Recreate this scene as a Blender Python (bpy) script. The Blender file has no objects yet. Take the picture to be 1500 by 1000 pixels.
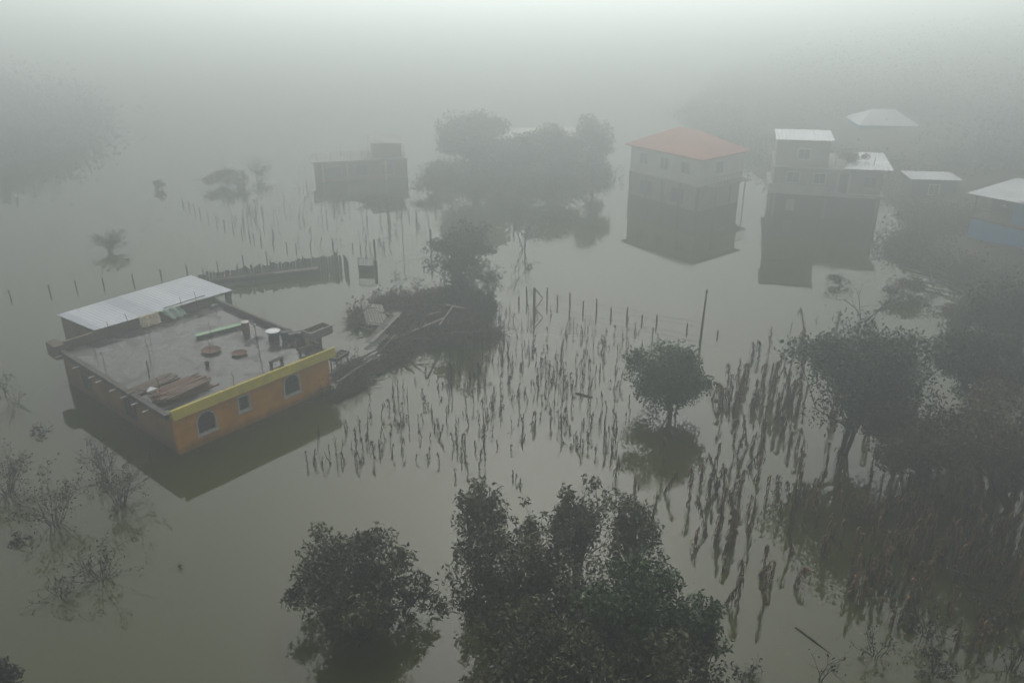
import bpy, math, random
import numpy as np
from mathutils import Vector, Matrix

SC = bpy.context.scene
COL = SC.collection
R = math.radians

# ------------------------------------------------------------------ camera
CAM_H, FPX, PITCH = 22.0, 1250.0, R(24.0)
cam_data = bpy.data.cameras.new("camera")
cam = bpy.data.objects.new("camera", cam_data)
COL.objects.link(cam)
cam.location = (0, 0, CAM_H)
cam.rotation_euler = (math.pi / 2 - PITCH, 0, 0)
cam_data.sensor_width = 36.0
cam_data.lens = 36.0 * FPX / 1500.0
cam_data.clip_end = 3000.0
SC.camera = cam

# ------------------------------------------------------------------ sky and sun (overcast)
SUN_EL, SUN_AZ = R(39), R(2)          # ahead of the camera, high: the brightest fog is up and ahead
world = bpy.data.worlds.new("World")
SC.world = world
world.use_nodes = True
wn, wl = world.node_tree.nodes, world.node_tree.links
wn.clear()
wo = wn.new("ShaderNodeOutputWorld")
bg = wn.new("ShaderNodeBackground")
sky = wn.new("ShaderNodeTexSky")
sky.sky_type = 'NISHITA'
sky.sun_disc = False
sky.sun_elevation = SUN_EL
sky.sun_rotation = SUN_AZ
sky.dust_density = 4.0
hs = wn.new("ShaderNodeHueSaturation")
hs.inputs["Saturation"].default_value = 0.18
wl.new(sky.outputs[0], hs.inputs["Color"])
wl.new(hs.outputs[0], bg.inputs["Color"])
bg.inputs["Strength"].default_value = 0.12
wl.new(bg.outputs[0], wo.inputs["Surface"])

sun_data = bpy.data.lights.new("sun", 'SUN')
sun_data.energy = 1.1
sun_data.angle = R(88)
sun_data.color = (1.0, 0.985, 0.93)
sun = bpy.data.objects.new("sun", sun_data)
COL.objects.link(sun)
sd = Vector((math.sin(SUN_AZ) * math.cos(SUN_EL), math.cos(SUN_AZ) * math.cos(SUN_EL), math.sin(SUN_EL)))
sun.rotation_euler = (-sd).to_track_quat('-Z', 'Y').to_euler()

SC.view_settings.view_transform = 'Standard'
SC.view_settings.look = 'None'
SC.view_settings.gamma = 1
SC.view_settings.exposure = 0.70
SC.render.engine = 'CYCLES'
SC.cycles.max_bounces = 6
SC.cycles.diffuse_bounces = 2
SC.cycles.glossy_bounces = 2
SC.cycles.transmission_bounces = 1
SC.cycles.volume_bounces = 0
SC.cycles.caustics_reflective = False
SC.cycles.caustics_refractive = False
SC.cycles.use_denoising = True

FOG_DENSITY = 0.0162
FOG_COLOR = (0.85, 0.94, 0.92)
FOG_ANISO = 0.77

# ------------------------------------------------------------------ from the view to the ground
def P(px, py, z=0.0):
    """world point at height z seen at this place of the photograph"""
    cp, sp = math.cos(PITCH), math.sin(PITCH)
    d = ((px - 750) / FPX, cp + (500 - py) / FPX * sp, -sp + (500 - py) / FPX * cp)
    t = (z - CAM_H) / d[2]
    return Vector((d[0] * t, d[1] * t, z))

def PY(px, py, Y):
    """world point at distance Y seen at this place of the photograph"""
    cp, sp = math.cos(PITCH), math.sin(PITCH)
    d = ((px - 750) / FPX, cp + (500 - py) / FPX * sp, -sp + (500 - py) / FPX * cp)
    t = Y / d[1]
    return Vector((d[0] * t, Y, CAM_H + d[2] * t))

def mpp(p):
    return (Vector(p) - Vector((0, 0, CAM_H))).length / FPX

# ------------------------------------------------------------------ materials
MATS = {}
def mat(name, c1, c2=None, scale=6.0, rough=0.8, bump=0.0, metallic=0.0, spec=0.4, detail=6.0, tint=False, lo=0.35, hi=0.65, stretch=None):
    m = bpy.data.materials.new(name)
    m.use_nodes = True
    nt = m.node_tree
    b = nt.nodes["Principled BSDF"]
    b.inputs["Roughness"].default_value = rough
    b.inputs["Metallic"].default_value = metallic
    b.inputs["Specular IOR Level"].default_value = spec
    c2 = c2 or tuple(x * 0.6 for x in c1)
    mix = nt.nodes.new("ShaderNodeMix")
    mix.data_type = 'RGBA'
    mix.inputs[6].default_value = (*c1, 1)
    mix.inputs[7].default_value = (*c2, 1)
    if tint:
        at = nt.nodes.new("ShaderNodeAttribute")
        at.attribute_name = "tint"
        nt.links.new(at.outputs["Fac"], mix.inputs[0])
    else:
        tc = nt.nodes.new("ShaderNodeTexCoord")
        mp = nt.nodes.new("ShaderNodeMapping")
        if stretch:
            mp.inputs["Scale"].default_value = stretch
        nz = nt.nodes.new("ShaderNodeTexNoise")
        nz.inputs["Scale"].default_value = scale
        nz.inputs["Detail"].default_value = detail
        nz.inputs["Roughness"].default_value = 0.65
        mr = nt.nodes.new("ShaderNodeMapRange")
        mr.inputs[1].default_value = lo
        mr.inputs[2].default_value = hi
        nt.links.new(tc.outputs["Object"], mp.inputs[0])
        nt.links.new(mp.outputs[0], nz.inputs[0])
        nt.links.new(nz.outputs["Fac"], mr.inputs[0])
        nt.links.new(mr.outputs[0], mix.inputs[0])
        if bump:
            bp = nt.nodes.new("ShaderNodeBump")
            bp.inputs["Strength"].default_value = bump
            bp.inputs["Distance"].default_value = 0.05
            nt.links.new(nz.outputs["Fac"], bp.inputs["Height"])
            nt.links.new(bp.outputs[0], b.inputs["Normal"])
    nt.links.new(mix.outputs[2], b.inputs["Base Color"])
    MATS[name] = m
    return m

mat("ochre_paint", (0.95, 0.42, 0.02), (0.62, 0.25, 0.03), 1.1, 0.8, 0.1, detail=10, lo=0.38, hi=0.72)
mat("yellow_paint", (0.74, 0.60, 0.07), (0.44, 0.37, 0.07), 1.6, 0.75, 0.1, detail=10, lo=0.4, hi=0.75)
mat("bare_plaster", (0.46, 0.24, 0.11), (0.24, 0.135, 0.075), 0.9, 0.95, 0.3, detail=9)
mat("old_plaster", (0.22, 0.155, 0.11), (0.12, 0.09, 0.07), 0.9, 0.95, 0.3, detail=9)
mat("dark_concrete", (0.13, 0.115, 0.10), (0.07, 0.062, 0.055), 2.0, 0.85, 0.3)
mat("white_trim", (0.72, 0.70, 0.62), (0.55, 0.53, 0.46), 5, 0.7)
mat("dark_glass", (0.035, 0.035, 0.035), (0.06, 0.055, 0.05), 3, 0.15)
mat("bar_iron", (0.12, 0.11, 0.09), (0.07, 0.06, 0.05), 8, 0.7)
mat("rust_rod", (0.09, 0.055, 0.04), (0.05, 0.035, 0.03), 8, 0.9)
mat("old_wood", (0.22, 0.155, 0.12), (0.10, 0.07, 0.055), 3, 0.9, 0.3, stretch=(1, 8, 8))
mat("red_wood", (0.26, 0.13, 0.09), (0.12, 0.065, 0.05), 3, 0.85, 0.3, stretch=(1, 8, 8))
mat("dark_wood", (0.07, 0.052, 0.04), (0.035, 0.027, 0.022), 4, 0.95, 0.3)
mat("pale_wood", (0.36, 0.31, 0.25), (0.2, 0.17, 0.14), 3, 0.9, 0.2, stretch=(1, 6, 6))
mat("white_pvc", (0.8, 0.8, 0.78), (0.7, 0.7, 0.68), 3, 0.4)
mat("blue_plastic", (0.10, 0.24, 0.46), (0.07, 0.17, 0.36), 4, 0.45)
mat("navy_plastic", (0.035, 0.06, 0.17), (0.02, 0.035, 0.10), 4, 0.5)
mat("black_plastic", (0.03, 0.03, 0.032), (0.02, 0.02, 0.02), 4, 0.5)
mat("clay_red", (0.27, 0.09, 0.06), (0.18, 0.06, 0.045), 5, 0.8)
mat("rust_brown", (0.17, 0.075, 0.05), (0.10, 0.05, 0.035), 6, 0.85)
mat("green_paint", (0.27, 0.50, 0.27), (0.42, 0.52, 0.36), 2.5, 0.7)
mat("yellow_plastic", (0.5, 0.36, 0.10), (0.4, 0.3, 0.1), 2.5, 0.5)
mat("grey_block", (0.30, 0.29, 0.27), (0.2, 0.19, 0.18), 7, 0.95, 0.3)
mat("grey_render", (0.42, 0.38, 0.35), (0.24, 0.22, 0.20), 0.6, 0.95, 0.2)
mat("pale_render", (0.62, 0.59, 0.54), (0.42, 0.40, 0.37), 0.6, 0.9, 0.2)
mat("cream_render", (0.78, 0.74, 0.62), (0.58, 0.55, 0.47), 0.5, 0.9, 0.2)
mat("brick_red", (0.44, 0.20, 0.14), (0.2, 0.11, 0.08), 1.0, 0.95, 0.2)
mat("clay_tiles", (0.50, 0.145, 0.09), (0.38, 0.11, 0.075), 0.8, 0.8, 0.2)
mat("white_metal", (0.72, 0.74, 0.75), (0.55, 0.58, 0.60), 0.5, 0.45)
mat("blue_paint", (0.05, 0.36, 0.80), (0.045, 0.30, 0.66), 0.7, 0.7)
mat("mud", (0.11, 0.085, 0.062), (0.055, 0.044, 0.033), 0.5, 0.95, 0.5)
mat("sack_cloth", (0.52, 0.44, 0.30), (0.26, 0.22, 0.16), 5.0, 0.95, lo=0.45, hi=0.55)
mat("leaf_green", (0.018, 0.036, 0.012), (0.080, 0.130, 0.036), tint=True, rough=0.55, spec=0.3)
mat("leaf_olive", (0.016, 0.022, 0.010), (0.115, 0.108, 0.045), tint=True, rough=0.6, spec=0.3)
mat("leaf_dark", (0.010, 0.016, 0.009), (0.040, 0.044, 0.024), tint=True, rough=0.6, spec=0.3)
mat("leaf_brown", (0.045, 0.034, 0.022), (0.17, 0.125, 0.080), tint=True, rough=0.8, spec=0.2)
mat("leaf_dry", (0.045, 0.030, 0.019), (0.55, 0.34, 0.18), tint=True, rough=0.85, spec=0.2)
mat("leaf_pale", (0.035, 0.045, 0.020), (0.15, 0.145, 0.070), tint=True, rough=0.6, spec=0.3)
mat("leaf_grey", (0.045, 0.042, 0.034), (0.105, 0.094, 0.070), tint=True, rough=0.85, spec=0.2)
mat("bark", (0.060, 0.050, 0.040), (0.030, 0.025, 0.020), 6, 0.95)
mat("stem_dry", (0.105, 0.085, 0.055), (0.055, 0.045, 0.032), 6, 0.95)

def tide_line(name, z0, z1, col):
    """dried silt left on the wall by higher water, a ragged band of its own colour"""
    nt = MATS[name].node_tree
    b = nt.nodes["Principled BSDF"]
    src = b.inputs["Base Color"].links[0].from_socket
    tc = nt.nodes.new("ShaderNodeTexCoord"); sx = nt.nodes.new("ShaderNodeSeparateXYZ"); nt.links.new(tc.outputs["Object"], sx.inputs[0])
    nz = nt.nodes.new("ShaderNodeTexNoise"); nz.inputs["Scale"].default_value = 2.2; nz.inputs["Detail"].default_value = 7
    mp = nt.nodes.new("ShaderNodeMapping"); mp.inputs["Scale"].default_value = (1, 1, 0.25)
    nt.links.new(tc.outputs["Object"], mp.inputs[0]); nt.links.new(mp.outputs[0], nz.inputs[0])
    ma = nt.nodes.new("ShaderNodeMath"); ma.operation = 'MULTIPLY_ADD'; ma.inputs[1].default_value = -0.5
    nt.links.new(nz.outputs["Fac"], ma.inputs[0]); nt.links.new(sx.outputs[2], ma.inputs[2])
    mr = nt.nodes.new("ShaderNodeMapRange"); mr.inputs[1].default_value = z0 - 0.25; mr.inputs[2].default_value = z1 - 0.25
    mr.inputs[3].default_value = 0.65; mr.inputs[4].default_value = 0.0
    nt.links.new(ma.outputs[0], mr.inputs[0])
    mx = nt.nodes.new("ShaderNodeMix"); mx.data_type = 'RGBA'; mx.inputs[7].default_value = (*col, 1)
    nt.links.new(mr.outputs[0], mx.inputs[0]); nt.links.new(src, mx.inputs[6]); nt.links.new(mx.outputs[2], b.inputs["Base Color"])
tide_line("ochre_paint", 0.15, 0.45, (0.22, 0.12, 0.05))
tide_line("bare_plaster", 0.2, 0.7, (0.13, 0.09, 0.06))
tide_line("dark_concrete", 0.3, 1.0, (0.07, 0.062, 0.05))

def node_mat(name):
    m = bpy.data.materials.new(name); m.use_nodes = True
    MATS[name] = m
    return m, m.node_tree, m.node_tree.nodes["Principled BSDF"]

# flood water: murky, smooth, with faint ripples
m, nt, b = node_mat("flood_water")
tc = nt.nodes.new("ShaderNodeTexCoord")
nz = nt.nodes.new("ShaderNodeTexNoise"); nz.inputs["Scale"].default_value = 0.06; nz.inputs["Detail"].default_value = 6; nz.inputs["Distortion"].default_value = 0.8
mix = nt.nodes.new("ShaderNodeMix"); mix.data_type = 'RGBA'
mix.inputs[6].default_value = (0.040, 0.044, 0.008, 1); mix.inputs[7].default_value = (0.056, 0.059, 0.014, 1)
nt.links.new(tc.outputs["Object"], nz.inputs[0]); nt.links.new(nz.outputs["Fac"], mix.inputs[0])
nt.links.new(mix.outputs[2], b.inputs["Base Color"])
n4 = nt.nodes.new("ShaderNodeTexNoise"); n4.inputs["Scale"].default_value = 0.07; n4.inputs["Detail"].default_value = 5; n4.inputs["Distortion"].default_value = 1.2
m4 = nt.nodes.new("ShaderNodeMapRange"); m4.inputs[1].default_value = 0.45; m4.inputs[2].default_value = 0.7; m4.inputs[3].default_value = 0.02; m4.inputs[4].default_value = 0.13
nt.links.new(tc.outputs["Object"], n4.inputs[0]); nt.links.new(n4.outputs["Fac"], m4.inputs[0]); nt.links.new(m4.outputs[0], b.inputs["Roughness"])
b.inputs["IOR"].default_value = 1.34
n2 = nt.nodes.new("ShaderNodeTexNoise"); n2.inputs["Scale"].default_value = 1.6; n2.inputs["Detail"].default_value = 3
n3 = nt.nodes.new("ShaderNodeTexNoise"); n3.inputs["Scale"].default_value = 0.12; n3.inputs["Detail"].default_value = 2
nt.links.new(tc.outputs["Object"], n2.inputs[0]); nt.links.new(tc.outputs["Object"], n3.inputs[0])
mr = nt.nodes.new("ShaderNodeMapRange"); mr.inputs[1].default_value = 0.42; mr.inputs[2].default_value = 0.66
mr.inputs[3].default_value = 0.25; mr.inputs[4].default_value = 1.0
nt.links.new(n3.outputs["Fac"], mr.inputs[0])
mu = nt.nodes.new("ShaderNodeMath"); mu.operation = 'MULTIPLY'
nt.links.new(n2.outputs["Fac"], mu.inputs[0]); nt.links.new(mr.outputs[0], mu.inputs[1])
bp = nt.nodes.new("ShaderNodeBump"); bp.inputs["Strength"].default_value = 0.10; bp.inputs["Distance"].default_value = 0.03
nt.links.new(mu.outputs[0], bp.inputs["Height"]); nt.links.new(bp.outputs[0], b.inputs["Normal"])

# wet flat concrete roof: puddled patches are glossy
m, nt, b = node_mat("wet_concrete")
tc = nt.nodes.new("ShaderNodeTexCoord")
nz = nt.nodes.new("ShaderNodeTexNoise"); nz.inputs["Scale"].default_value = 0.9; nz.inputs["Detail"].default_value = 8; nz.inputs["Roughness"].default_value = 0.6
nt.links.new(tc.outputs["Object"], nz.inputs[0])
mix = nt.nodes.new("ShaderNodeMix"); mix.data_type = 'RGBA'
mix.inputs[6].default_value = (0.030, 0.026, 0.024, 1); mix.inputs[7].default_value = (0.085, 0.072, 0.067, 1)
mr = nt.nodes.new("ShaderNodeMapRange"); mr.inputs[1].default_value = 0.35; mr.inputs[2].default_value = 0.68
nt.links.new(nz.outputs["Fac"], mr.inputs[0]); nt.links.new(mr.outputs[0], mix.inputs[0]); nt.links.new(mix.outputs[2], b.inputs["Base Color"])
mr2 = nt.nodes.new("ShaderNodeMapRange"); mr2.inputs[1].default_value = 0.48; mr2.inputs[2].default_value = 0.62
mr2.inputs[3].default_value = 0.10; mr2.inputs[4].default_value = 0.5; b.inputs["Specular IOR Level"].default_value = 0.3
nt.links.new(nz.outputs["Fac"], mr2.inputs[0]); nt.links.new(mr2.outputs[0], b.inputs["Roughness"])

# patterned blankets
def cloth_mat(name, c1, c2):
    m, nt, b = node_mat(name)
    tc = nt.nodes.new("ShaderNodeTexCoord")
    v = nt.nodes.new("ShaderNodeTexVoronoi"); v.inputs["Scale"].default_value = 7.0
    mr = nt.nodes.new("ShaderNodeMapRange"); mr.inputs[1].default_value = 0.25; mr.inputs[2].default_value = 0.5
    mx = nt.nodes.new("ShaderNodeMix"); mx.data_type = 'RGBA'
    mx.inputs[6].default_value = (*c2, 1); mx.inputs[7].default_value = (*c1, 1)
    nt.links.new(tc.outputs["Object"], v.inputs[0]); nt.links.new(v.outputs["Distance"], mr.inputs[0])
    nt.links.new(mr.outputs[0], mx.inputs[0]); nt.links.new(mx.outputs[2], b.inputs["Base Color"])
    b.inputs["Roughness"].default_value = 0.95
cloth_mat("cream_blanket", (0.62, 0.55, 0.38), (0.34, 0.22, 0.13))
cloth_mat("green_blanket", (0.46, 0.56, 0.46), (0.22, 0.33, 0.26))

# metal roofing sheets: ribs and slightly different sheets
def sheet_mat(name, c1, c2, rib=14.0, axis=0, sheet=0.9):
    m, nt, b = node_mat(name)
    tc = nt.nodes.new("ShaderNodeTexCoord")
    sx = nt.nodes.new("ShaderNodeSeparateXYZ"); nt.links.new(tc.outputs["Object"], sx.inputs[0])
    fl = nt.nodes.new("ShaderNodeMath"); fl.operation = 'MULTIPLY'; fl.inputs[1].default_value = sheet
    nt.links.new(sx.outputs[axis], fl.inputs[0])
    f2 = nt.nodes.new("ShaderNodeMath"); f2.operation = 'FLOOR'; nt.links.new(fl.outputs[0], f2.inputs[0])
    wv = nt.nodes.new("ShaderNodeTexWhiteNoise"); wv.noise_dimensions = '1D'; nt.links.new(f2.outputs[0], wv.inputs["W"])
    nz = nt.nodes.new("ShaderNodeTexNoise"); nz.inputs["Scale"].default_value = 0.8; nz.inputs["Detail"].default_value = 7
    nt.links.new(tc.outputs["Object"], nz.inputs[0])
    ad = nt.nodes.new("ShaderNodeMath"); ad.operation = 'ADD'; nt.links.new(wv.outputs["Value"], ad.inputs[0]); nt.links.new(nz.outputs["Fac"], ad.inputs[1])
    mr = nt.nodes.new("ShaderNodeMapRange"); mr.inputs[1].default_value = 0.4; mr.inputs[2].default_value = 1.5
    nt.links.new(ad.outputs[0], mr.inputs[0])
    mx = nt.nodes.new("ShaderNodeMix"); mx.data_type = 'RGBA'
    mx.inputs[6].default_value = (*c1, 1); mx.inputs[7].default_value = (*c2, 1)
    nt.links.new(mr.outputs[0], mx.inputs[0]); nt.links.new(mx.outputs[2], b.inputs["Base Color"])
    si = nt.nodes.new("ShaderNodeMath"); si.operation = 'MULTIPLY'; si.inputs[1].default_value = rib * 2 * math.pi / 3
    nt.links.new(sx.outputs[axis], si.inputs[0])
    s2 = nt.nodes.new("ShaderNodeMath"); s2.operation = 'SINE'; nt.links.new(si.outputs[0], s2.inputs[0])
    bp = nt.nodes.new("ShaderNodeBump"); bp.inputs["Strength"].default_value = 0.2; bp.inputs["Distance"].default_value = 0.02
    nt.links.new(s2.outputs[0], bp.inputs["Height"]); nt.links.new(bp.outputs[0], b.inputs["Normal"])
    b.inputs["Roughness"].default_value = 0.4; b.inputs["Metallic"].default_value = 0.1
sheet_mat("zinc_sheet", (0.33, 0.35, 0.40), (0.52, 0.54, 0.58))
sheet_mat("old_sheet", (0.20, 0.175, 0.145), (0.36, 0.33, 0.28))

# ------------------------------------------------------------------ mesh collecting
def meta(o, label=None, cat=None, group=None, kind=None):
    if label: o["label"] = label
    if cat: o["category"] = cat
    if group: o["group"] = group
    if kind: o["kind"] = kind
    return o

def empty(name, loc=(0, 0, 0), rz=0.0, **k):
    o = bpy.data.objects.new(name, None)
    COL.objects.link(o)
    o.location = loc
    o.rotation_euler = (0, 0, rz)
    o.empty_display_size = 0.3
    return meta(o, **k)

class MB:
    def __init__(s):
        s.v, s.f = [], []
    def add(s, vs, fs):
        n = len(s.v)
        s.v += [tuple(x) for x in vs]
        s.f += [tuple(i + n for i in f) for f in fs]
        return s
    def box(s, x0, x1, y0, y1, z0, z1, M=None):
        vs = [(x, y, z) for z in (z0, z1) for y in (y0, y1) for x in (x0, x1)]
        if M: vs = [M @ Vector(v) for v in vs]
        return s.add(vs, [(0, 2, 3, 1), (4, 5, 7, 6), (0, 1, 5, 4), (2, 6, 7, 3), (0, 4, 6, 2), (1, 3, 7, 5)])
    def tube(s, pts, rad, n=5, cap=True):
        pts = [Vector(p) for p in pts]
        if not hasattr(rad, '__len__'): rad = [rad] * len(pts)
        base = len(s.v)
        for i, p in enumerate(pts):
            t = (pts[min(i + 1, len(pts) - 1)] - pts[max(i - 1, 0)])
            if t.length < 1e-9: t = Vector((0, 0, 1))
            t.normalize()
            u = t.orthogonal().normalized() if abs(t.z) > 0.95 else t.cross(Vector((0, 0, 1))).normalized()
            w = t.cross(u)
            for k in range(n):
                a = 2 * math.pi * k / n
                s.v.append(tuple(p + (u * math.cos(a) + w * math.sin(a)) * rad[i]))
        for i in range(len(pts) - 1):
            for k in range(n):
                a, b = base + i * n + k, base + i * n + (k + 1) % n
                s.f.append((a, b, b + n, a + n))
        if cap:
            s.f.append(tuple(base + k for k in reversed(range(n))))
            s.f.append(tuple(base + (len(pts) - 1) * n + k for k in range(n)))
        return s
    def lathe(s, prof, c=(0, 0, 0), n=20, sx=1, sy=1):
        base = len(s.v)
        for r, z in prof:
            for k in range(n):
                a = 2 * math.pi * k / n
                s.v.append((c[0] + r * sx * math.cos(a), c[1] + r * sy * math.sin(a), c[2] + z))
        for i in range(len(prof) - 1):
            for k in range(n):
                a, b = base + i * n + k, base + i * n + (k + 1) % n
                s.f.append((a, b, b + n, a + n))
        s.f.append(tuple(base + k for k in reversed(range(n))))
        return s
    def build(s, name, m, parent=None, smooth=False, **k):
        me = bpy.data.meshes.new(name)
        me.from_pydata(s.v, [], s.f)
        me.materials.append(MATS[m])
        if smooth: me.shade_smooth()
        me.update()
        o = bpy.data.objects.new(name, me)
        COL.objects.link(o)
        if parent: o.parent = parent
        return meta(o, **k)

def leaves_mesh(name, m, pts, size, rng, parent=None, droop=0.5, aspect=2.2, jit=0.5, tint_bias=None, **k):
    """a crown: one small bent leaf (two triangles each side of its midrib) per point"""
    n = len(pts)
    pts = np.asarray(pts, dtype=np.float64)
    L = size * (1 + jit * (rng.random(n) - 0.5))[:, None]
    d = rng.normal(size=(n, 3)); d[:, 2] -= droop
    d /= np.linalg.norm(d, axis=1)[:, None]
    w = np.cross(d, rng.normal(size=(n, 3))); w /= (np.linalg.norm(w, axis=1)[:, None] + 1e-9)
    nn = np.cross(d, w)
    a = pts
    b1 = pts + d * L * 0.5 + w * L / aspect / 2 + nn * L * 0.06
    c = pts + d * L + nn * L * -0.12
    b2 = pts + d * L * 0.5 - w * L / aspect / 2 + nn * L * 0.06
    V = np.stack([a, b1, c, b2], axis=1).reshape(-1, 3)
    me = bpy.data.meshes.new(name)
    me.vertices.add(4 * n); me.vertices.foreach_set("co", V.ravel())
    me.loops.add(4 * n); me.loops.foreach_set("vertex_index", np.arange(4 * n, dtype=np.int32))
    me.polygons.add(n)
    me.polygons.foreach_set("loop_start", np.arange(0, 4 * n, 4, dtype=np.int32))
    me.polygons.foreach_set("loop_total", np.full(n, 4, dtype=np.int32))
    t = rng.random(n) ** 1.5 if tint_bias is None else np.clip(tint_bias + 0.35 * (rng.random(n) - 0.5), 0, 1)
    at = me.attributes.new("tint", 'FLOAT', 'POINT')
    at.data.foreach_set("value", np.repeat(t, 4).astype(np.float32))
    me.materials.append(MATS[m])
    me.update(); me.validate()
    o = bpy.data.objects.new(name, me)
    COL.objects.link(o)
    if parent: o.parent = parent
    return meta(o, **k)

def copy_tree(o, parent=None, **k):
    c = o.copy()
    COL.objects.link(c)
    c.parent = parent
    for ch in list(o.children):
        copy_tree(ch, c)
    return meta(c, **k)

# ------------------------------------------------------------------ trees
def make_tree(name, base, centre, rad, label, cat="tree", seed=1, leaf=0.16, n=6000, m="leaf_dark", clumps=26, clump=0.34,
              stems=1, trunk_r=0.12, group=None, shell=0.55, droop=0.5, flat=1.0, bark="bark", twigs=2):
    """base: where it stands; centre, rad: crown in world units. limbs run to every leaf clump."""
    rng = np.random.default_rng(seed)
    base = Vector(base); c = Vector(centre) - base
    root = empty(name, base, 0, label=label, cat=cat, group=group)
    tb = MB()
    cl = []
    for _ in range(clumps):
        d = rng.normal(size=3); d /= np.linalg.norm(d)
        r = (shell + (1 - shell) * rng.random()) * (1 - 0.15 * clump)
        if rng.random() < 0.2: r *= 0.5
        r *= 0.72 + 0.5 * rng.random()
        q = Vector((c.x + d[0] * rad[0] * r, c.y + d[1] * rad[1] * r, c.z + d[2] * rad[2] * r))
        cl.append(q)
    # trunk(s)
    forks = []
    for s in range(stems):
        off = Vector(((rng.random() - .5) * 0.35 * (stems > 1), (rng.random() - .5) * 0.35 * (stems > 1), 0))
        top = Vector((c.x + (rng.random() - .5) * rad[0] * 0.7 * (stems > 1), c.y + (rng.random() - .5) * rad[1] * 0.7 * (stems > 1), max(c.z - rad[2] * 0.35, c.z * 0.35)))
        pts = []
        for i in range(6):
            t = i / 5
            p = off.lerp(top, t) + Vector((math.sin(t * 3 + s) * 0.08 * top.length * 0.4, math.cos(t * 4 + s) * 0.06 * top.length * 0.4, 0)) * math.sin(t * math.pi)
            if i == 0: p.z -= 0.6
            pts.append(p)
        rr = trunk_r / (stems ** 0.5)
        tb.tube(pts, [rr * (1.35 - 0.8 * i / 5) for i in range(6)], 7)
        forks.append(pts)
    P_all = []; T_all = []
    per = n / len(cl)
    for i, q in enumerate(cl):
        f = forks[i % len(forks)]
        j = 2 + int(rng.random() * 4)
        st = f[min(j, 5)]
        mid = st.lerp(q, 0.5) + Vector(rng.normal(size=3) * 0.08 * (q - st).length) + Vector((0, 0, -0.05 * (q - st).length))
        tb.tube([st, mid, q], [trunk_r * 0.32, trunk_r * 0.2, trunk_r * 0.07], 4, cap=False)
        cr = clump * (0.7 + 0.6 * rng.random())
        for _ in range(twigs):
            e = q + Vector(rng.normal(size=3)) * cr * rad[2] * 0.55
            tb.tube([mid.lerp(q, 0.6), e], [trunk_r * 0.09, trunk_r * 0.04], 3, cap=False)
        k = int(per * (0.6 + 0.8 * rng.random()))
        g = rng.normal(size=(k, 3))
        g *= (np.minimum(np.linalg.norm(g, axis=1), 1.9) / (np.linalg.norm(g, axis=1) + 1e-9))[:, None]
        pts = np.array(q)[None, :] + g * np.array([rad[0], rad[1], rad[2]]) * cr * 0.62
        P_all.append(pts)
        T_all.append(np.full(k, 0.05 + 0.75 * rng.random()))
    pts = np.concatenate(P_all); tt = np.concatenate(T_all)
    keep = pts[:, 2] > -0.02
    tb.build("trunk", bark, root, smooth=True)
    leaves_mesh("crown", m, pts[keep], leaf, rng, root, droop=droop, tint_bias=tt[keep])
    return root

def px_tree(name, bx, by, x0, x1, y0, y1, label, depth=1.0, **k):
    """crown seen between x0..x1, y0..y1 in the photograph, trunk entering the water at bx, by"""
    b = P(bx, by)
    c = PY((x0 + x1) / 2, (y0 + y1) / 2, b.y)
    s = mpp(c)
    rx = (x1 - x0) / 2 * s
    a = PY((x0 + x1) / 2, y0, b.y).z; z0 = PY((x0 + x1) / 2, y1, b.y).z
    rz = max(0.3, (a - z0) / 2 * 0.92)
    return make_tree(name, b, c, (rx, rx * depth, rz), label, **k)

def twig_bush(name, base, h, spread, label, cat="bush", seed=1, stems=9, leaf=0.10, nleaf=250, m="leaf_olive", r=0.018, group=None, levels=2, droop=0.3, bark="bark"):
    rng = np.random.default_rng(seed)
    base = Vector(base)
    root = empty(name, base, 0, label=label, cat=cat, group=group)
    tb = MB(); tips = []
    def grow(p, d, L, rr, lev):
        n = 4; pts = [p.copy()]
        for i in range(n):
            d = (d + Vector(rng.normal(size=3)) * 0.16).normalized()
            p = p + d * L / n
            pts.append(p.copy())
            if lev > 0 and i >= 1:
                for _ in range(1 + int(rng.random() * 1.6)):
                    d2 = (d + Vector(rng.normal(size=3)) * 0.55).normalized()
                    grow(p.copy(), d2, L * (0.35 + 0.25 * rng.random()), rr * 0.5, lev - 1)
            tips.append(p.copy())
        tb.tube(pts, [rr * (1 - 0.75 * i / n) for i in range(n + 1)], 4, cap=False)
    for s in range(stems):
        a = rng.random() * 6.283; t = rng.random() ** 0.7 * spread
        d = Vector((math.cos(a) * t, math.sin(a) * t, 1)).normalized()
        p = Vector((math.cos(a) * 0.15 * spread * rng.random() * h, math.sin(a) * 0.15 * spread * rng.random() * h, -0.15))
        grow(p, d, h * (0.65 + 0.5 * rng.random()), r, levels)
    tb.build("branches", bark, root)
    if nleaf:
        idx = rng.integers(0, len(tips), nleaf)
        pts = np.array([tuple(tips[i]) for i in idx]) + rng.normal(size=(nleaf, 3)) * 0.05 * h
        pts = pts[pts[:, 2] > 0.0]
        leaves_mesh("leaves", m, pts, leaf, rng, root, droop=droop)
    return root

# ------------------------------------------------------------------ the setting
w = MB(); w.add([(-750, -60, 0), (750, -60, 0), (750, 1150, 0), (-750, 1150, 0)], [(0, 1, 2, 3)])
water = w.build("water", "flood_water", kind="structure")

def dist_poly(X, Y, poly):
    D = np.full(X.shape, 1e9)
    for (ax, ay), (bx, by) in zip(poly[:-1], poly[1:]):
        vx, vy = bx - ax, by - ay
        t = np.clip(((X - ax) * vx + (Y - ay) * vy) / (vx * vx + vy * vy), 0, 1)
        D = np.minimum(D, np.hypot(X - ax - t * vx, Y - ay - t * vy))
    return D

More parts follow.
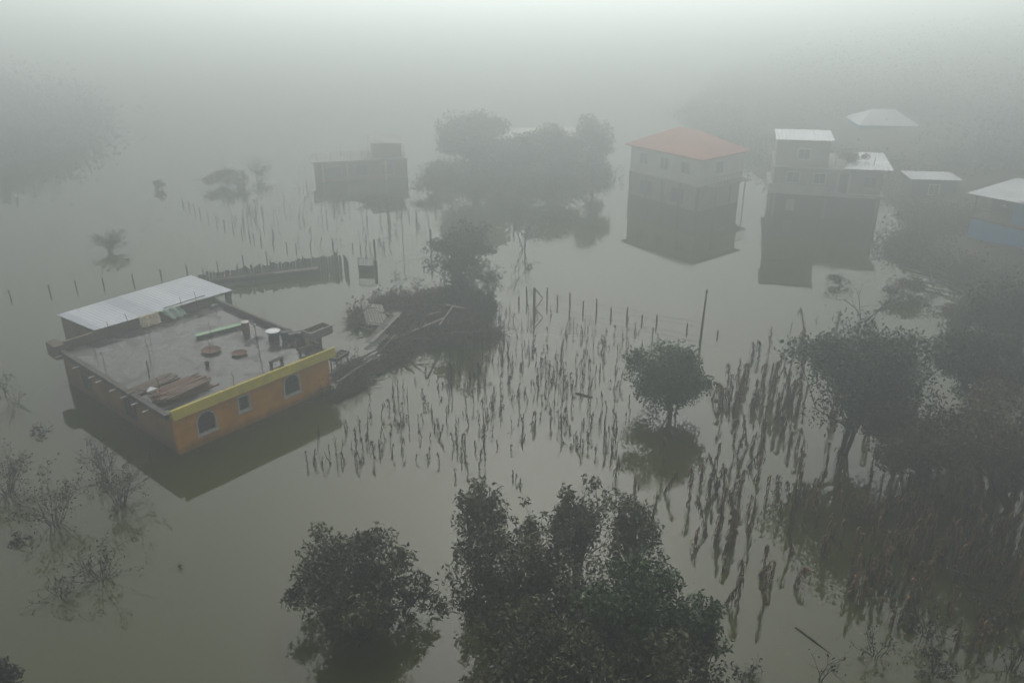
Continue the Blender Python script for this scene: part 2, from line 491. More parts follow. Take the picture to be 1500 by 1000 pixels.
def inside(X, Y, poly):
    r = np.zeros(X.shape, bool)
    n = len(poly)
    for i in range(n):
        (ax, ay), (bx, by) = poly[i], poly[(i + 1) % n]
        c = ((ay > Y) != (by > Y))
        xx = (bx - ax) * (Y - ay) / ((by - ay) if abs(by - ay) > 1e-9 else 1e-9) + ax
        r ^= c & (X < xx)
    return r

_rs = np.random.default_rng(5)
_w = [(_rs.random(2) * 0.25 * (1.7 ** i) + 0.02, _rs.random() * 6.28, 1.0 / (1.6 ** i)) for i in range(6)]
def wob(X, Y):
    s = 0 * X
    for (k, ph, a), (k2, ph2, _) in zip(_w, _w[::-1]):
        s = s + a * np.sin(X * k[0] + Y * k[1] * (-1 if ph > 3 else 1) + ph)
    return s

def shoreline(pix):
    return [tuple(P(x, y).xy) for x, y in pix]

RIGHT = [(75, 30), (50, 44)] + shoreline([(1500, 470), (1440, 452), (1405, 415), (1350, 392), (1290, 366)]) + shoreline([(1345, 322), (1290, 292), (1180, 274), (1110, 262), (1085, 236), (1040, 200), (990, 170)]) + [(60, 230), (40, 420), (400, 420), (400, 30)]
LEFT = shoreline([(-160, 262), (60, 232), (130, 205), (150, 180), (95, 150)]) + [(-200, 230), (-420, 240), (-420, 90)]
ISLAND = shoreline([(612, 262), (650, 282), (720, 292), (830, 288), (895, 268), (900, 250), (800, 236), (640, 240)])

def height(X, Y, poly, k, hmax, p=1.0):
    D = dist_poly(X, Y, poly + [poly[0]])
    ins = inside(X, Y, poly)
    s = np.where(ins, D, -D)
    h = hmax * (1 - np.exp(-np.maximum(s, 0) * k / hmax))
    h = h + np.where(s > 0, 0.12 * wob(X, Y) * np.minimum(s / 6, 2.0), 0)
    return np.where(s > 0, np.maximum(h + 0.02, 0.03), np.maximum(s * 0.25, -1.0) - 0.02)

def terrain(name, poly, x0, x1, y0, y1, step, k, hmax, m="mud"):
    xs = np.arange(x0, x1, step); ys = np.arange(y0, y1, step)
    X, Y = np.meshgrid(xs, ys)
    Z = np.minimum(height(X, Y, poly, k, hmax), CAM_H - 1.0)
    nx, ny = len(xs), len(ys)
    V = np.stack([X, Y, Z], -1).reshape(-1, 3)
    F = [(j * nx + i, j * nx + i + 1, (j + 1) * nx + i + 1, (j + 1) * nx + i) for j in range(ny - 1) for i in range(nx - 1)
         if max(Z[j, i], Z[j, i + 1], Z[j + 1, i], Z[j + 1, i + 1]) > -0.9]
    me = bpy.data.meshes.new(name)
    me.from_pydata(V.tolist(), [], F); me.materials.append(MATS[m]); me.shade_smooth()
    o = bpy.data.objects.new(name, me); COL.objects.link(o)
    return meta(o, kind="structure")

terrain("hillside", RIGHT, 12, 190, 28, 260, 1.6, 0.16, 13.0)
terrain("hill", LEFT, -260, -40, 70, 260, 2.5, 0.30, 15.0)
terrain("island", ISLAND, -24, 22, 80, 112, 0.8, 0.12, 0.8)

def cover(name, poly, k, hmax, boxr, n, leaf, m, seed, hgt=1.6, clump=2.2, per=60, margin=0.5):
    """a carpet of brush: clumps of leaves following the ground"""
    rng = np.random.default_rng(seed)
    x0, x1, y0, y1 = boxr
    X = x0 + (x1 - x0) * rng.random(n * 4); Y = y0 + (y1 - y0) * rng.random(n * 4)
    D = dist_poly(X, Y, poly + [poly[0]]); ok = inside(X, Y, poly) & (D > margin)
    # what the view can see
    ok &= (np.abs(X) < (Y + 12) * 0.66)
    for hx, hy, hr in ((47, 104, 10), (42, 112, 7), (66, 122, 8), (44, 84, 6), (40, 66, 5), (30, 80, 6)):
        ok &= np.hypot(X - hx, Y - hy) > hr
    X, Y = X[ok][:n], Y[ok][:n]
    Z = height(X, Y, poly, k, hmax)
    pts = []; tt = []
    for x, y, z in zip(X, Y, Z):
        c = clump * (0.5 + rng.random())
        g = rng.normal(size=(per, 3)) * np.array([c, c, hgt * (0.35 + 0.8 * rng.random())]) * 0.5
        g[:, 2] = np.abs(g[:, 2])
        pts.append(g + np.array([x, y, max(z, 0)]))
        tt.append(np.full(per, 0.1 + 0.6 * rng.random()))
    return leaves_mesh(name, m, np.concatenate(pts), leaf, rng, None, droop=0.0, aspect=1.8, tint_bias=np.concatenate(tt), kind="stuff")

meta(cover("undergrowth", RIGHT, 0.16, 13.0, (14, 130, 38, 190), 1300, 0.36, "leaf_brown", 11, 1.3, 2.4, 90),
     "dark brown brush covering the misty right bank behind the houses", "undergrowth")
meta(cover("shore_brush", RIGHT, 0.16, 13.0, (24, 56, 46, 82), 420, 0.22, "leaf_brown", 15, 1.0, 1.5, 110, margin=0.1),
     "tangled brown brush along the near edge of the right shore", "brush")
meta(cover("hill_woods", LEFT, 0.30, 15.0, (-150, -40, 80, 190), 420, 0.8, "leaf_dark", 12, 4.0, 4.5, 90),
     "dark wooded hillside fading into the mist at far left", "woods")
meta(cover("bank_woods", RIGHT, 0.16, 13.0, (45, 130, 85, 190), 300, 0.5, "leaf_dark", 13, 5.0, 4.0, 170, margin=12),
     "dark woods on the misty slope above the blue house", "woods")
meta(cover("island_scrub", ISLAND, 0.12, 0.8, (-22, 20, 84, 108), 150, 0.30, "leaf_olive", 14, 1.2, 1.6, 80, margin=0.2),
     "low scrub around the feet of the tall trees on the small island", "scrub")

# ------------------------------------------------------------------ the yellow house
YAW = 0.86
HO = Vector((-16.2, 35.8, 0))
HM = Matrix.Translation(HO) @ Matrix.Rotation(YAW, 4, 'Z')
def HW(u, v, z): return HM @ Vector((u, v, z))
W_, D_, ZT, ZR = 9.23, 12.17, 2.55, 2.12

house = empty("flat_roofed_house", HO, YAW, label="ochre house with yellow roof band and flat wet roof standing deep in floodwater", cat="house")
# walls: street front with three real openings
def arch_outline(cx, z0, w, h, seg=10):
    r = w / 2
    pts = [(cx - r, z0), (cx + r, z0)]
    for i in range(seg + 1):
        a = math.pi * i / seg
        pts.append((cx + r * math.cos(a), z0 + h - r + r * math.sin(a)))
    return pts
wins = [(1.62, 0.62, 0.98, 1.12, True), (3.78, 0.95, 0.62, 0.78, False), (6.72, 0.72, 0.98, 1.12, True)]
fr = MB()
y0 = 0.0
import bmesh
def wall_with_holes(x0, x1, z0, z1, holes, y, t):
    bm = bmesh.new()
    def loop(pts):
        vs = [bm.verts.new((a, y, b)) for a, b in pts]
        return [bm.edges.new((vs[i], vs[(i + 1) % len(vs)])) for i in range(len(vs))]
    es = loop([(x0, z0), (x1, z0), (x1, z1), (x0, z1)])
    for hpts in holes: es += loop(hpts)
    bmesh.ops.triangle_fill(bm, use_beauty=True, use_dissolve=False, edges=es)
    r = bmesh.ops.extrude_face_region(bm, geom=bm.faces[:])
    bmesh.ops.translate(bm, verts=[g for g in r['geom'] if isinstance(g, bmesh.types.BMVert)], vec=(0, t, 0))
    bmesh.ops.recalc_face_normals(bm, faces=bm.faces[:])
    return bm
holes = [arch_outline(cx, z, w_, h_) if ar else [(cx - w_ / 2, z), (cx + w_ / 2, z), (cx + w_ / 2, z + h_), (cx - w_ / 2, z + h_)] for cx, z, w_, h_, ar in wins]
bm = wall_with_holes(0, W_, -0.5, ZR, holes, 0, 0.22)
me = bpy.data.meshes.new("front_wall"); bm.to_mesh(me); bm.free(); me.materials.append(MATS["ochre_paint"])
o = bpy.data.objects.new("front_wall", me); COL.objects.link(o); o.parent = house; o["label"] = "ochre painted front wall"
sw = MB()
sw.box(0, 0.2, 0.225, D_, -0.5, ZR).box(W_ - 0.2, W_, 0.225, D_, -0.5, ZR).box(0.2, W_ - 0.2, D_ - 0.2, D_, -0.5, ZR)
sw.build("side_wall", "bare_plaster", house, label="bare brown plaster side walls")
for cx, z, w_, h_, ar in wins:
    hp = arch_outline(cx, z, w_, h_) if ar else [(cx - w_ / 2, z), (cx + w_ / 2, z), (cx + w_ / 2, z + h_), (cx - w_ / 2, z + h_)]
    k = 1.0 + 0.13 / w_
    mz = z + h_ / 2
    outer = [(cx + (x - cx) * k, mz + (q - mz) * (1 + 0.12 / h_)) for x, q in hp]
    inner = [(cx + (x - cx) * (1 - 0.04 / w_), mz + (q - mz) * (1 - 0.04 / h_)) for x, q in hp]
    win = MB(); n = len(hp)
    for yy in (-0.035,):
        vs = [(x, yy, q) for x, q in outer] + [(x, yy, q) for x, q in inner] + [(x, 0.003 - 0.006, q) for x, q in outer] + [(x, 0.10, q) for x, q in inner]
        fs = []
        for i in range(n):
            j = (i + 1) % n
            fs += [(i, j, n + j, n + i), (2 * n + j, 2 * n + i, i, j)[::-1], (n + i, n + j, 3 * n + j, 3 * n + i)]
        win.add(vs, fs)
    wo_ = win.build("window", "white_trim", house)
    gl = MB(); gl.add([(x, 0.14, q) for x, q in hp], [tuple(range(n))]); gl.build("pane", "dark_glass", wo_)
    MB().box(cx - w_ / 2 - 0.12, cx + w_ / 2 + 0.12, -0.10, -0.038, z - 0.10, z - 0.045).build("sill", "white_trim", wo_)
    br = MB(); nb = 4 if w_ > 0.8 else 3
    for i in range(1, nb):
        x = cx - w_ / 2 + w_ * i / nb
        top = z + h_ - (w_ / 2 - math.sqrt(max(0, (w_ / 2) ** 2 - (x - cx) ** 2)) if ar else 0)
        br.box(x - 0.013, x + 0.013, 0.05, 0.075, z, top - 0.02)
    for i in range(1, 4):
        q = z + h_ * 0.9 * i / 4
        br.box(cx - w_ / 2 + 0.03, cx + w_ / 2 - 0.03, 0.077, 0.095, q - 0.013, q + 0.013)
    br.build("window_bars", "bar_iron", wo_)
RV = 11.45      # the rear wall stands here
# roof slab and the low walls round it
MB().box(-0.22, W_ + 0.22, 0.02, D_ + 0.1, ZR + 0.003, ZR + 0.12).build("roof_slab", "wet_concrete", house)
band = MB()
vs = []
for x in (-0.16, W_ + 0.34):
    vs += [(x, -0.06, ZT - 0.50), (x, -0.34, ZT - 0.48), (x, -0.20, ZT - 0.02), (x, -0.12, ZT), (x, 0.01, ZT - 0.30), (x, 0.01, ZT - 0.50)]
n = 6
band.add(vs, [tuple(range(n))[::-1], tuple(range(n, 2 * n))] + [(i, (i + 1) % n, n + (i + 1) % n, n + i) for i in range(n)])
band.build("roof_band", "yellow_paint", house, label="sloping yellow band along the front roof edge")
lp = MB(); lp.box(-0.40, -0.18, -0.02, D_ + 0.05, ZR - 0.05, ZR + 0.22); lp.box(-0.18, -0.10, 0.03, D_, ZR + 0.123, ZR + 0.20)
lp.build("side_parapet", "dark_concrete", house)
bpw = MB(); bpw.box(-0.02, W_ + 0.04, RV, RV + 0.16, ZR + 0.123, 2.72); bpw.box(-0.60, -0.023, RV - 0.1, D_ + 0.3, ZR - 0.3, ZR + 0.5)
bpw.build("rear_parapet", "old_plaster", house)
rp = MB(); rp.box(W_ + 0.06, W_ + 0.22, 0.9, D_ + 0.1, ZR + 0.123, ZR + 0.42)
rp.build("side_parapet", "dark_concrete", house)
# drain stubs under the left edge
for i, v in enumerate([11.1, 9.0, 7.2, 6.4, 4.9, 3.75, 2.65, 1.55]):
    s = MB(); s.tube([(-0.38, v, ZR + 0.0), (-0.74, v - 0.02, ZR + 0.01)], 0.035, 7); s.build("drain_pipe", "white_pvc", house)
# dark openings in the left wall
for v, z, ww, hh in [(9.4, 0.55, 0.9, 1.0), (4.5, 0.5, 1.0, 1.0)]:
    s = MB(); s.box(-0.05, -0.003, v - ww / 2 - 0.06, v + ww / 2 + 0.06, z - 0.06, z); s.box(-0.05, -0.003, v - ww / 2 - 0.06, v + ww / 2 + 0.06, z + hh, z + hh + 0.06)
    s.box(-0.05, -0.003, v - ww / 2 - 0.06, v - ww / 2, z, z + hh); s.box(-0.05, -0.003, v + ww / 2, v + ww / 2 + 0.06, z, z + hh)
    s.box(-0.045, -0.01, v - 0.02, v + 0.02, z, z + hh)
    f = s.build("window", "dark_wood", house)
    MB().add([(-0.012, v - ww / 2, z), (-0.012, v + ww / 2, z), (-0.012, v + ww / 2, z + hh), (-0.012, v - ww / 2, z + hh)], [(0, 3, 2, 1)]).build("pane", "dark_glass", f)
# rear shelter: zinc sheet roof on a back wall and posts
def quad_sheet(mb, a, b, c, d, nu=24, amp=0.02, th=0.02, period=None):
    a, b, c, d = map(Vector, (a, b, c, d))
    base = len(mb.v)
    nrm = (b - a).cross(d - a).normalized()
    for side in (1, -1):
        for j in range(2):
            for i in range(nu + 1):
                t = i / nu
                p = (a.lerp(b, t)).lerp(d.lerp(c, t), j) + nrm * (amp * (1 if i % 2 else -1) + side * th / 2)
                mb.v.append(tuple(p))
    N = nu + 1
    for i in range(nu):
        mb.f.append((base + i, base + i + 1, base + N + i + 1, base + N + i))
        q = base + 2 * N
        mb.f.append((q + i, q + N + i, q + N + i + 1, q + i + 1))
        mb.f.append((base + i, q + i, q + i + 1, base + i + 1))
        mb.f.append((base + N + i, base + N + i + 1, q + N + i + 1, q + N + i))
    for i in (0, nu):
        q = base + 2 * N
        mb.f.append((base + i, base + N + i, q + N + i, q + i))
    return mb
HI = HM.inverted()
def LZ(px, py, z): return HI @ P(px, py, z)
s = MB()
A_, B_, C_, D2 = LZ(138, 484, 2.80), LZ(341, 425, 2.80), LZ(280, 403, 2.55), LZ(83, 461, 2.55)
quad_sheet(s, A_, B_, C_, D2, 70, 0.008, 0.012)
s.build("shelter_roof", "zinc_sheet", house, label="long pale zinc sheet roof behind the flat roof")
s = MB()
s.box(1.85, 2.0, D_ + 0.11, 16.3, -0.5, 2.5)
s.box(2.003, 10.6, 16.15, 16.3, -0.5, 2.48)
s.build("shelter_wall", "old_plaster", house)
for u, v in [(10.45, 11.75), (10.5, 15.9)]:
    MB().box(u - 0.16, u + 0.16, v - 0.13, v + 0.13, -0.5, 2.5 if v > 13 else 2.74).build("shelter_post", "dark_concrete", house)
# starter rods of the unfinished columns
RODS = [(1.1, 10.6, 0.8), (2.3, 10.9, 1.1), (3.6, 11.3, 1.1), (7.0, 11.3, 1.1), (8.0, 11.3, 1.2), (3.4, 9.0, 0.9), (0.7, 9.3, 0.8), (8.9, 8.2, 1.0), (2.2, 6.2, 1.2), (6.6, 2.6, 1.1), (0.45, 1.9, 1.2), (0.35, 7.6, 0.9), (3.5, 8.6, 1.3), (8.3, 9.6, 1.0), (5.0, 4.9, 0.9), (6.2, 6.8, 1.1), (3.6, 0.4, 0.9),
        (5.4, 0.5, 1.0), (1.2, 4.4, 1.1), (9.35, 6.0, 0.9), (7.5, 4.2, 1.2), (1.25, 4.6, 0.9)]
for i, (u, v, h) in enumerate(RODS):
    s = MB(); zb = ZR + (0.123 if v < 12.2 else 0.6)
    s.tube([(u, v, zb), (u + 0.02, v, zb + h * 0.6), (u - 0.03 * (i % 3), v + 0.02, zb + h)], 0.016, 4)
    s.build("reinforcing_rod", "rust_rod", house)

ZS = ZR + 0.124
def hthing(name, u, v, z, rz, label, cat, group=None):
    return empty(name, HW(u, v, z), YAW + rz, label=label, cat=cat, group=group)

# blankets over the rear wall
def drape(name, u, m, label, wid, dn, sd, tilt=0.0):
    mb = MB(); nx, ny = 14, 14
    rng = random.Random(sd)
    top = 2.80
    for j in range(ny + 1):
        for i in range(nx + 1):
            t = j / ny * dn; x = (i / nx - 0.5) * wid * (1 + 0.05 * math.sin(j))
            x += tilt * t
            if t < 0.12: y, z = RV + 0.06 - t, top + 0.012
            else:
                q = t - 0.12
                y, z = RV - 0.06 - q * 0.5, top - q * 0.72
                z = max(z, ZS + 0.03 + 0.02 * math.sin(i * 1.3 + j))
            z += 0.035 * math.sin(i * 1.1 + sd + j * 0.4); y += 0.03 * math.sin(i * 0.9 + sd)
            mb.v.append((x, y - D_, z))
    N = nx + 1
    mb.f = [(j * N + i, j * N + i + 1, (j + 1) * N + i + 1, (j + 1) * N + i) for j in range(ny) for i in range(nx)]
    o = mb.build(name, m, smooth=True, label=label, cat="blanket", group="blankets drying on the rear wall")
    so = o.modifiers.new("thick", 'SOLIDIFY'); so.thickness = 0.02
    o.location = HW(u, D_, 0); o.rotation_euler = (0, 0, YAW)
    return o
drape("blanket", 4.95, "cream_blanket", "cream patterned blanket draped over the rear roof wall", 1.25, 0.95, 1, -0.1)
drape("blanket", 6.2, "green_blanket", "pale green patterned blanket beside the cream one on the roof", 1.1, 0.9, 3, 0.55)

# long green board with a dark underside, on two blocks
t = hthing("green_board", 5.55, 7.35, ZS, math.atan2(-0.55, 3.0), "long peeling green board lying low across the wet roof", "board")
MB().box(0, 3.05, -0.17, 0.17, 0.14, 0.19).build("board", "green_paint", t)
MB().box(0.05, 3.0, -0.14, 0.14, 0.06, 0.137).build("frame", "black_plastic", t)
MB().box(0.2, 0.45, -0.12, 0.12, 0, 0.057).build("support", "grey_block", t)
MB().box(2.5, 2.75, -0.12, 0.12, 0, 0.057).build("support", "grey_block", t)
# red clay barrel with pale lid
t = hthing("barrel", 7.85, 5.75, ZS, 0, "red brown barrel with pale lid at the end of the green board", "barrel")
MB().lathe([(0.19, 0), (0.21, 0.05), (0.22, 0.35), (0.21, 0.68), (0.20, 0.72), (0.17, 0.72), (0.0, 0.70)], n=20).build("body", "clay_red", t, smooth=True)
MB().lathe([(0.225, 0.722), (0.225, 0.745), (0.1, 0.765), (0.0, 0.765)], n=20).build("lid", "white_trim", t)
# floor mop / pole with pale knob
t = hthing("standing_pipe", 8.05, 5.1, ZS, 0, "thin grey pipe with a white cap beside the red barrel", "pipe")
MB().tube([(0, 0, 0), (0, 0, 0.62)], 0.025, 7).build("pipe", "grey_block", t)
MB().lathe([(0.07, 0.621), (0.08, 0.68), (0.05, 0.72), (0, 0.73)], n=12).build("cap", "white_pvc", t, smooth=True)
# round rusty discs
for (u, v, r_, lb, hh) in [(5.15, 5.05, 0.52, "larger rust brown round tray raised above the wet roof", 0.10), (5.95, 3.55, 0.42, "smaller rust brown round tray nearer the front of the roof", 0.08)]:
    t = hthing("round_tray", u, v, ZS, 0.2, lb, "tray")
    MB().lathe([(r_ * 0.3, hh - 0.03), (r_, hh), (r_ * 1.03, hh + 0.03), (r_ * 0.97, hh + 0.03), (r_ * 0.93, hh + 0.012), (0, hh + 0.012)], n=26).build("tray", "rust_brown", t, smooth=True)
    MB().box(-0.08, 0.08, -0.08, 0.08, 0, hh - 0.031).build("foot", "grey_block", t)
# dark stool / bucket left of tray
t = hthing("bucket", 4.0, 3.55, ZS, 0, "small dark bucket standing alone in the middle of the roof", "bucket")
MB().lathe([(0.09, 0), (0.13, 0.22), (0.14, 0.225), (0.125, 0.20), (0.085, 0.03), (0, 0.03)], n=14).build("body", "black_plastic", t, smooth=True)
MB().tube([(-0.13, 0, 0.21), (-0.09, 0.0, 0.31), (0, 0, 0.35), (0.09, 0, 0.31), (0.13, 0, 0.21)], 0.008, 4).build("handle", "bar_iron", t)
# basin, tubs and clutter in the right corner
t = hthing("basin", 8.35, 3.75, ZS, 0, "wide pale blue basin standing on a dark crate", "basin")
MB().lathe([(0.24, 0.30), (0.36, 0.55), (0.40, 0.57), (0.41, 0.55), (0.38, 0.53), (0.25, 0.34), (0, 0.33)], n=24).build("bowl", "blue_plastic", t, smooth=True)
MB().lathe([(0.405, 0.572), (0.425, 0.585), (0.405, 0.60), (0.385, 0.585)], n=24).build("rim", "white_pvc", t)
MB().box(-0.22, 0.22, -0.22, 0.22, 0, 0.297).build("base", "dark_wood", t)
def tub(u, v, r_, h, m, label, name="tub", z=0):
    t = hthing(name, u, v, ZS + z, 0, label, "tub")
    MB().lathe([(r_ * 0.75, 0), (r_, h * 0.95), (r_ * 1.06, h), (r_ * 0.95, h), (r_ * 0.72, 0.04), (0, 0.04)], n=18).build("body", m, t, smooth=True)
    MB().lathe([(r_ * 1.04, h + 0.003), (r_ * 1.08, h + 0.02), (r_ * 0.99, h + 0.025)], n=18).build("rim", "black_plastic", t)
    return t
tub(8.75, 3.3, 0.2, 0.5, "blue_plastic", "bright blue tub beside the pale basin")
tub(9.0, 2.95, 0.2, 0.42, "black_plastic", "black tub between the two blue ones")
tub(9.15, 2.35, 0.24, 0.62, "navy_plastic", "navy blue tub nearest the front band")
tub(8.9, 2.2, 0.17, 0.3, "rust_brown", "low brown tub in front of the navy one")
tub(9.2, 3.55, 0.22, 0.36, "black_plastic", "black tub against the right parapet behind the others")
t = hthing("jerrycan", 9.25, 1.75, ZS, 0.3, "yellow jerrycan at the right end of the tubs", "jerrycan")
MB().box(-0.09, 0.09, -0.14, 0.14, 0, 0.36).build("body", "yellow_plastic", t)
MB().lathe([(0.04, 0.363), (0.04, 0.41), (0, 0.41)], c=(0, -0.07, 0), n=10).build("cap", "black_plastic", t)
t = hthing("tarpaulin", 7.7, 4.55, ZS, 0.4, "crumpled black sheet on the roof beside the pale basin", "tarpaulin")
mb = MB(); rr = random.Random(4)
N = 11
for j in range(N):
    for i in range(N):
        x, y = (i / (N - 1) - .5) * 1.1, (j / (N - 1) - .5) * 0.6
        e = min(i, j, N - 1 - i, N - 1 - j) / 5
        mb.v.append((x + rr.uniform(-.03, .03), y + rr.uniform(-.03, .03), 0.01 + e * rr.uniform(0.06, 0.2)))
mb.f = [(j * N + i, j * N + i + 1, (j + 1) * N + i + 1, (j + 1) * N + i) for j in range(N - 1) for i in range(N - 1)]
mb.build("sheet", "black_plastic", t)
t = hthing("bench", 6.55, 0.95, ZS, 0.1, "low dark bench just inside the yellow roof band", "bench")
MB().box(-0.42, 0.42, -0.13, 0.13, 0.24, 0.28).build("seat", "dark_wood", t)
for x in (-0.36, 0.36): MB().box(x - 0.03, x + 0.03, -0.1, 0.1, 0, 0.237).build("leg", "dark_wood", t)
t = hthing("bench", 8.55, 1.05, ZS, -0.1, "dark plank seat near the tubs inside the band", "bench")
MB().box(-0.42, 0.42, -0.13, 0.13, 0.28, 0.32).build("seat", "dark_wood", t)
for x in (-0.36, 0.36): MB().box(x - 0.03, x + 0.03, -0.1, 0.1, 0, 0.277).build("leg", "dark_wood", t)
t = hthing("concrete_block", 8.85, 10.8, ZS, 0.1, "grey concrete block in the far corner of the roof", "block")
b1 = MB(); b1.box(-0.2, 0.2, -0.1, 0.1, 0, 0.2); b1.build("block", "grey_block", t)
# timber on the roof: two stacks of loose boards, each board one piece of its stack
def plank_stack(u, v, rz, nlay, nper, L, m, label, sd, h=0.035, tilt=0.0):
    t = hthing("plank_stack", u, v, ZS, rz, label, "planks", "timber on the flat roof")
    rr = random.Random(sd)
    for k in range(nlay):
        for i in range(nper):
            l = L * rr.uniform(0.7, 1.05); x0 = rr.uniform(-0.25, 0.25)
            y = (i - (nper - 1) / 2) * 0.16 + rr.uniform(-0.03, 0.03)
            z = 0.004 + k * (h + 0.012)
            M = Matrix.Translation((x0, y, z)) @ Matrix.Rotation(rr.uniform(-0.07, 0.07), 4, 'Z') @ Matrix.Rotation(rr.uniform(-0.008, 0.008) + tilt * 0.01, 4, 'Y')
            MB().box(-l / 2, l / 2, -0.065, 0.065, 0, h, M).build("plank", m if rr.random() < .75 else "old_wood", t)
    return t
plank_stack(1.0, 3.6, 0.12, 3, 6, 2.4, "old_wood", "loose grey brown boards fanned out on the left of the roof", 1)
plank_stack(1.55, 1.85, 0.06, 7, 9, 2.7, "red_wood", "thick stack of reddish boards behind the yellow band", 2)
t = hthing("metal_sheet", 0.5, 2.9, ZS, 0.5, "small pale scrap of sheet lying between the two board piles", "sheet")
quad_sheet(MB(), (-0.25, -0.2, 0.13), (0.25, -0.2, 0.16), (0.2, 0.2, 0.20), (-0.2, 0.15, 0.15), 8, 0.008, 0.01).build("sheet", "white_metal", t)
t = hthing("bamboo_pole", 6.2, 11.45, 2.80, 0.0, "dark pole lying along the top of the rear wall", "pole")
MB().tube([(-0.2, 0.12, 0.06), (2.6, 0.12, 0.10)], 0.03, 6).build("pole", "dark_wood", t)

# water trough on a pillar beyond the right corner; washing frame below it
p = HI @ P(464, 482, 2.9)
t = hthing("water_trough", p.x, p.y, 0, 0.05, "grey concrete trough on a pillar beyond the right roof corner", "trough")
s = MB(); s.box(-0.8, 0.8, -0.42, 0.42, 2.5, 2.58); s.box(-0.8, -0.72, -0.42, 0.42, 2.583, 3.0); s.box(0.72, 0.8, -0.42, 0.42, 2.583, 3.0)
s.box(-0.717, 0.717, -0.42, -0.34, 2.583, 3.0); s.box(-0.717, 0.717, 0.34, 0.42, 2.583, 3.0); s.build("basin", "grey_block", t)
MB().box(-0.71, 0.71, -0.335, 0.335, 2.8, 2.83).build("water_surface", "flood_water", t)
MB().box(-0.15, 0.15, -0.15, 0.15, -0.5, 2.497).build("pillar", "dark_concrete", t)
p = HI @ P(496, 517, 0.9)
t = hthing("washing_stand", p.x, p.y, 0, 0.25, "low dark stand with a pale framed top in the water beside the house", "stand")
s = MB(); s.box(-0.6, 0.6, -0.3, 0.3, 0.62, 0.78); s.build("box", "dark_wood", t)
s = MB(); s.box(-0.63, 0.63, -0.33, -0.27, 0.783, 0.85); s.box(-0.63, 0.63, 0.27, 0.33, 0.783, 0.85); s.box(-0.63, -0.57, -0.267, 0.267, 0.783, 0.85); s.box(0.57, 0.63, -0.267, 0.267, 0.783, 0.85)
s.box(-0.23, -0.17, -0.267, 0.267, 0.783, 0.83); s.box(0.17, 0.23, -0.267, 0.267, 0.783, 0.83); s.build("rim", "grey_block", t)
for x in (-0.52, 0.52):
    for y in (-0.22, 0.22): MB().tube([(x, y, -0.4), (x * 0.95, y, 0.617)], 0.04, 6).build("leg", "dark_wood", t)

# ------------------------------------------------------------------ palisade, gate and wire fence
a, b = P(292, 420), P(503, 392)
e = (b - a); L = e.length; ang = math.atan2(e.y, e.x)
t = empty("plank_fence", a, ang, label="long dark picket fence of upright slats behind the house", cat="fence")
s = MB(); rr = random.Random(8)
x = 0.0
while x < L - 0.1:
    hh = 1.0 + rr.uniform(-0.12, 0.12) + 0.2 * (x / L)
    lean = rr.uniform(-0.04, 0.04)
    M = Matrix.Translation((x, 0, 0)) @ Matrix.Rotation(lean, 4, 'Y')
    s.box(0, 0.17, -0.02, 0.02, -0.4, hh, M)
    x += 0.21
s.build("slats", "dark_wood", t)
s = MB(); s.box(0, L, 0.025, 0.07, 0.25, 0.33); s.box(0, L, 0.025, 0.07, 0.75, 0.83); s.build("rail", "dark_wood", t)
# return towards the viewer at the right end
s = MB(); x = 0.2
while x < 1.6:
    s.box(L + 0.05, L + 0.09, -x, -x + 0.15, -0.4, 1.1 + rr.uniform(-.1, .1)); x += 0.27
s.build("end_panel", "dark_wood", t)
for k in range(5):
    MB().tube([(0.4 + k * L / 4.4, 0.12, -0.4), (0.4 + k * L / 4.4, 0.14, 1.35)], 0.05, 6).build("post", "dark_wood", t)
# low plank walk in front of it
t = empty("plank_walkway", P(316, 420) + Vector((0, 0, 0)), math.atan2(P(470, 402).y - P(316, 420).y, P(470, 402).x - P(316, 420).x), label="narrow raised plank walkway with grey boards along the picket fence", cat="walkway")
L2 = (P(470, 402) - P(316, 420)).length
x = 0.0
while x < L2 - 1:
    l = rr.uniform(1.4, 2.4)
    M = Matrix.Translation((x, rr.uniform(-0.08, 0.08), 0.42 + rr.uniform(-0.03, 0.05))) @ Matrix.Rotation(rr.uniform(-0.03, 0.03), 4, 'Z')
    MB().box(0, l, 0.15, 0.62, 0, 0.04, M).build("board", "pale_wood" if rr.random() < .6 else "old_wood", t)
    x += l * 0.97
for k in range(7):
    MB().tube([(0.3 + k * L2 / 6.6, 0.35, -0.4), (0.3 + k * L2 / 6.6, 0.35, 0.40)], 0.05, 6).build("leg", "dark_wood", t)
s = MB(); s.box(0, L2, 0.1, 0.14, 0.12, 0.38); s.build("skirt", "dark_wood", t)

a, b = P(525, 398), P(549, 399)
t = empty("metal_gate", a, math.atan2(b.y - a.y, b.x - a.x), label="small barred metal gate with solid lower panel standing in the water", cat="gate")
w_ = (b - a).length
s = MB(); s.box(0, w_, -0.02, 0.02, 1.12, 1.17); s.box(0, w_, -0.02, 0.02, 0.50, 0.54); s.box(0, 0.05, -0.02, 0.02, 0.543, 1.117); s.box(w_ - 0.05, w_, -0.02, 0.02, 0.543, 1.117); s.build("frame", "bar_iron", t)
s = MB()
for k in range(1, 8): s.tube([(w_ * k / 8, 0, 0.54), (w_ * k / 8, 0, 1.12)], 0.024, 4)
s.build("bars", "bar_iron", t)
MB().box(0.02, w_ - 0.02, -0.012, 0.012, 0.0, 0.498).build("panel", "dark_wood", t)
MB().box(w_ + 0.02, w_ + 0.22, -0.1, 0.1, -0.4, 0.95).build("post", "dark_wood", t)

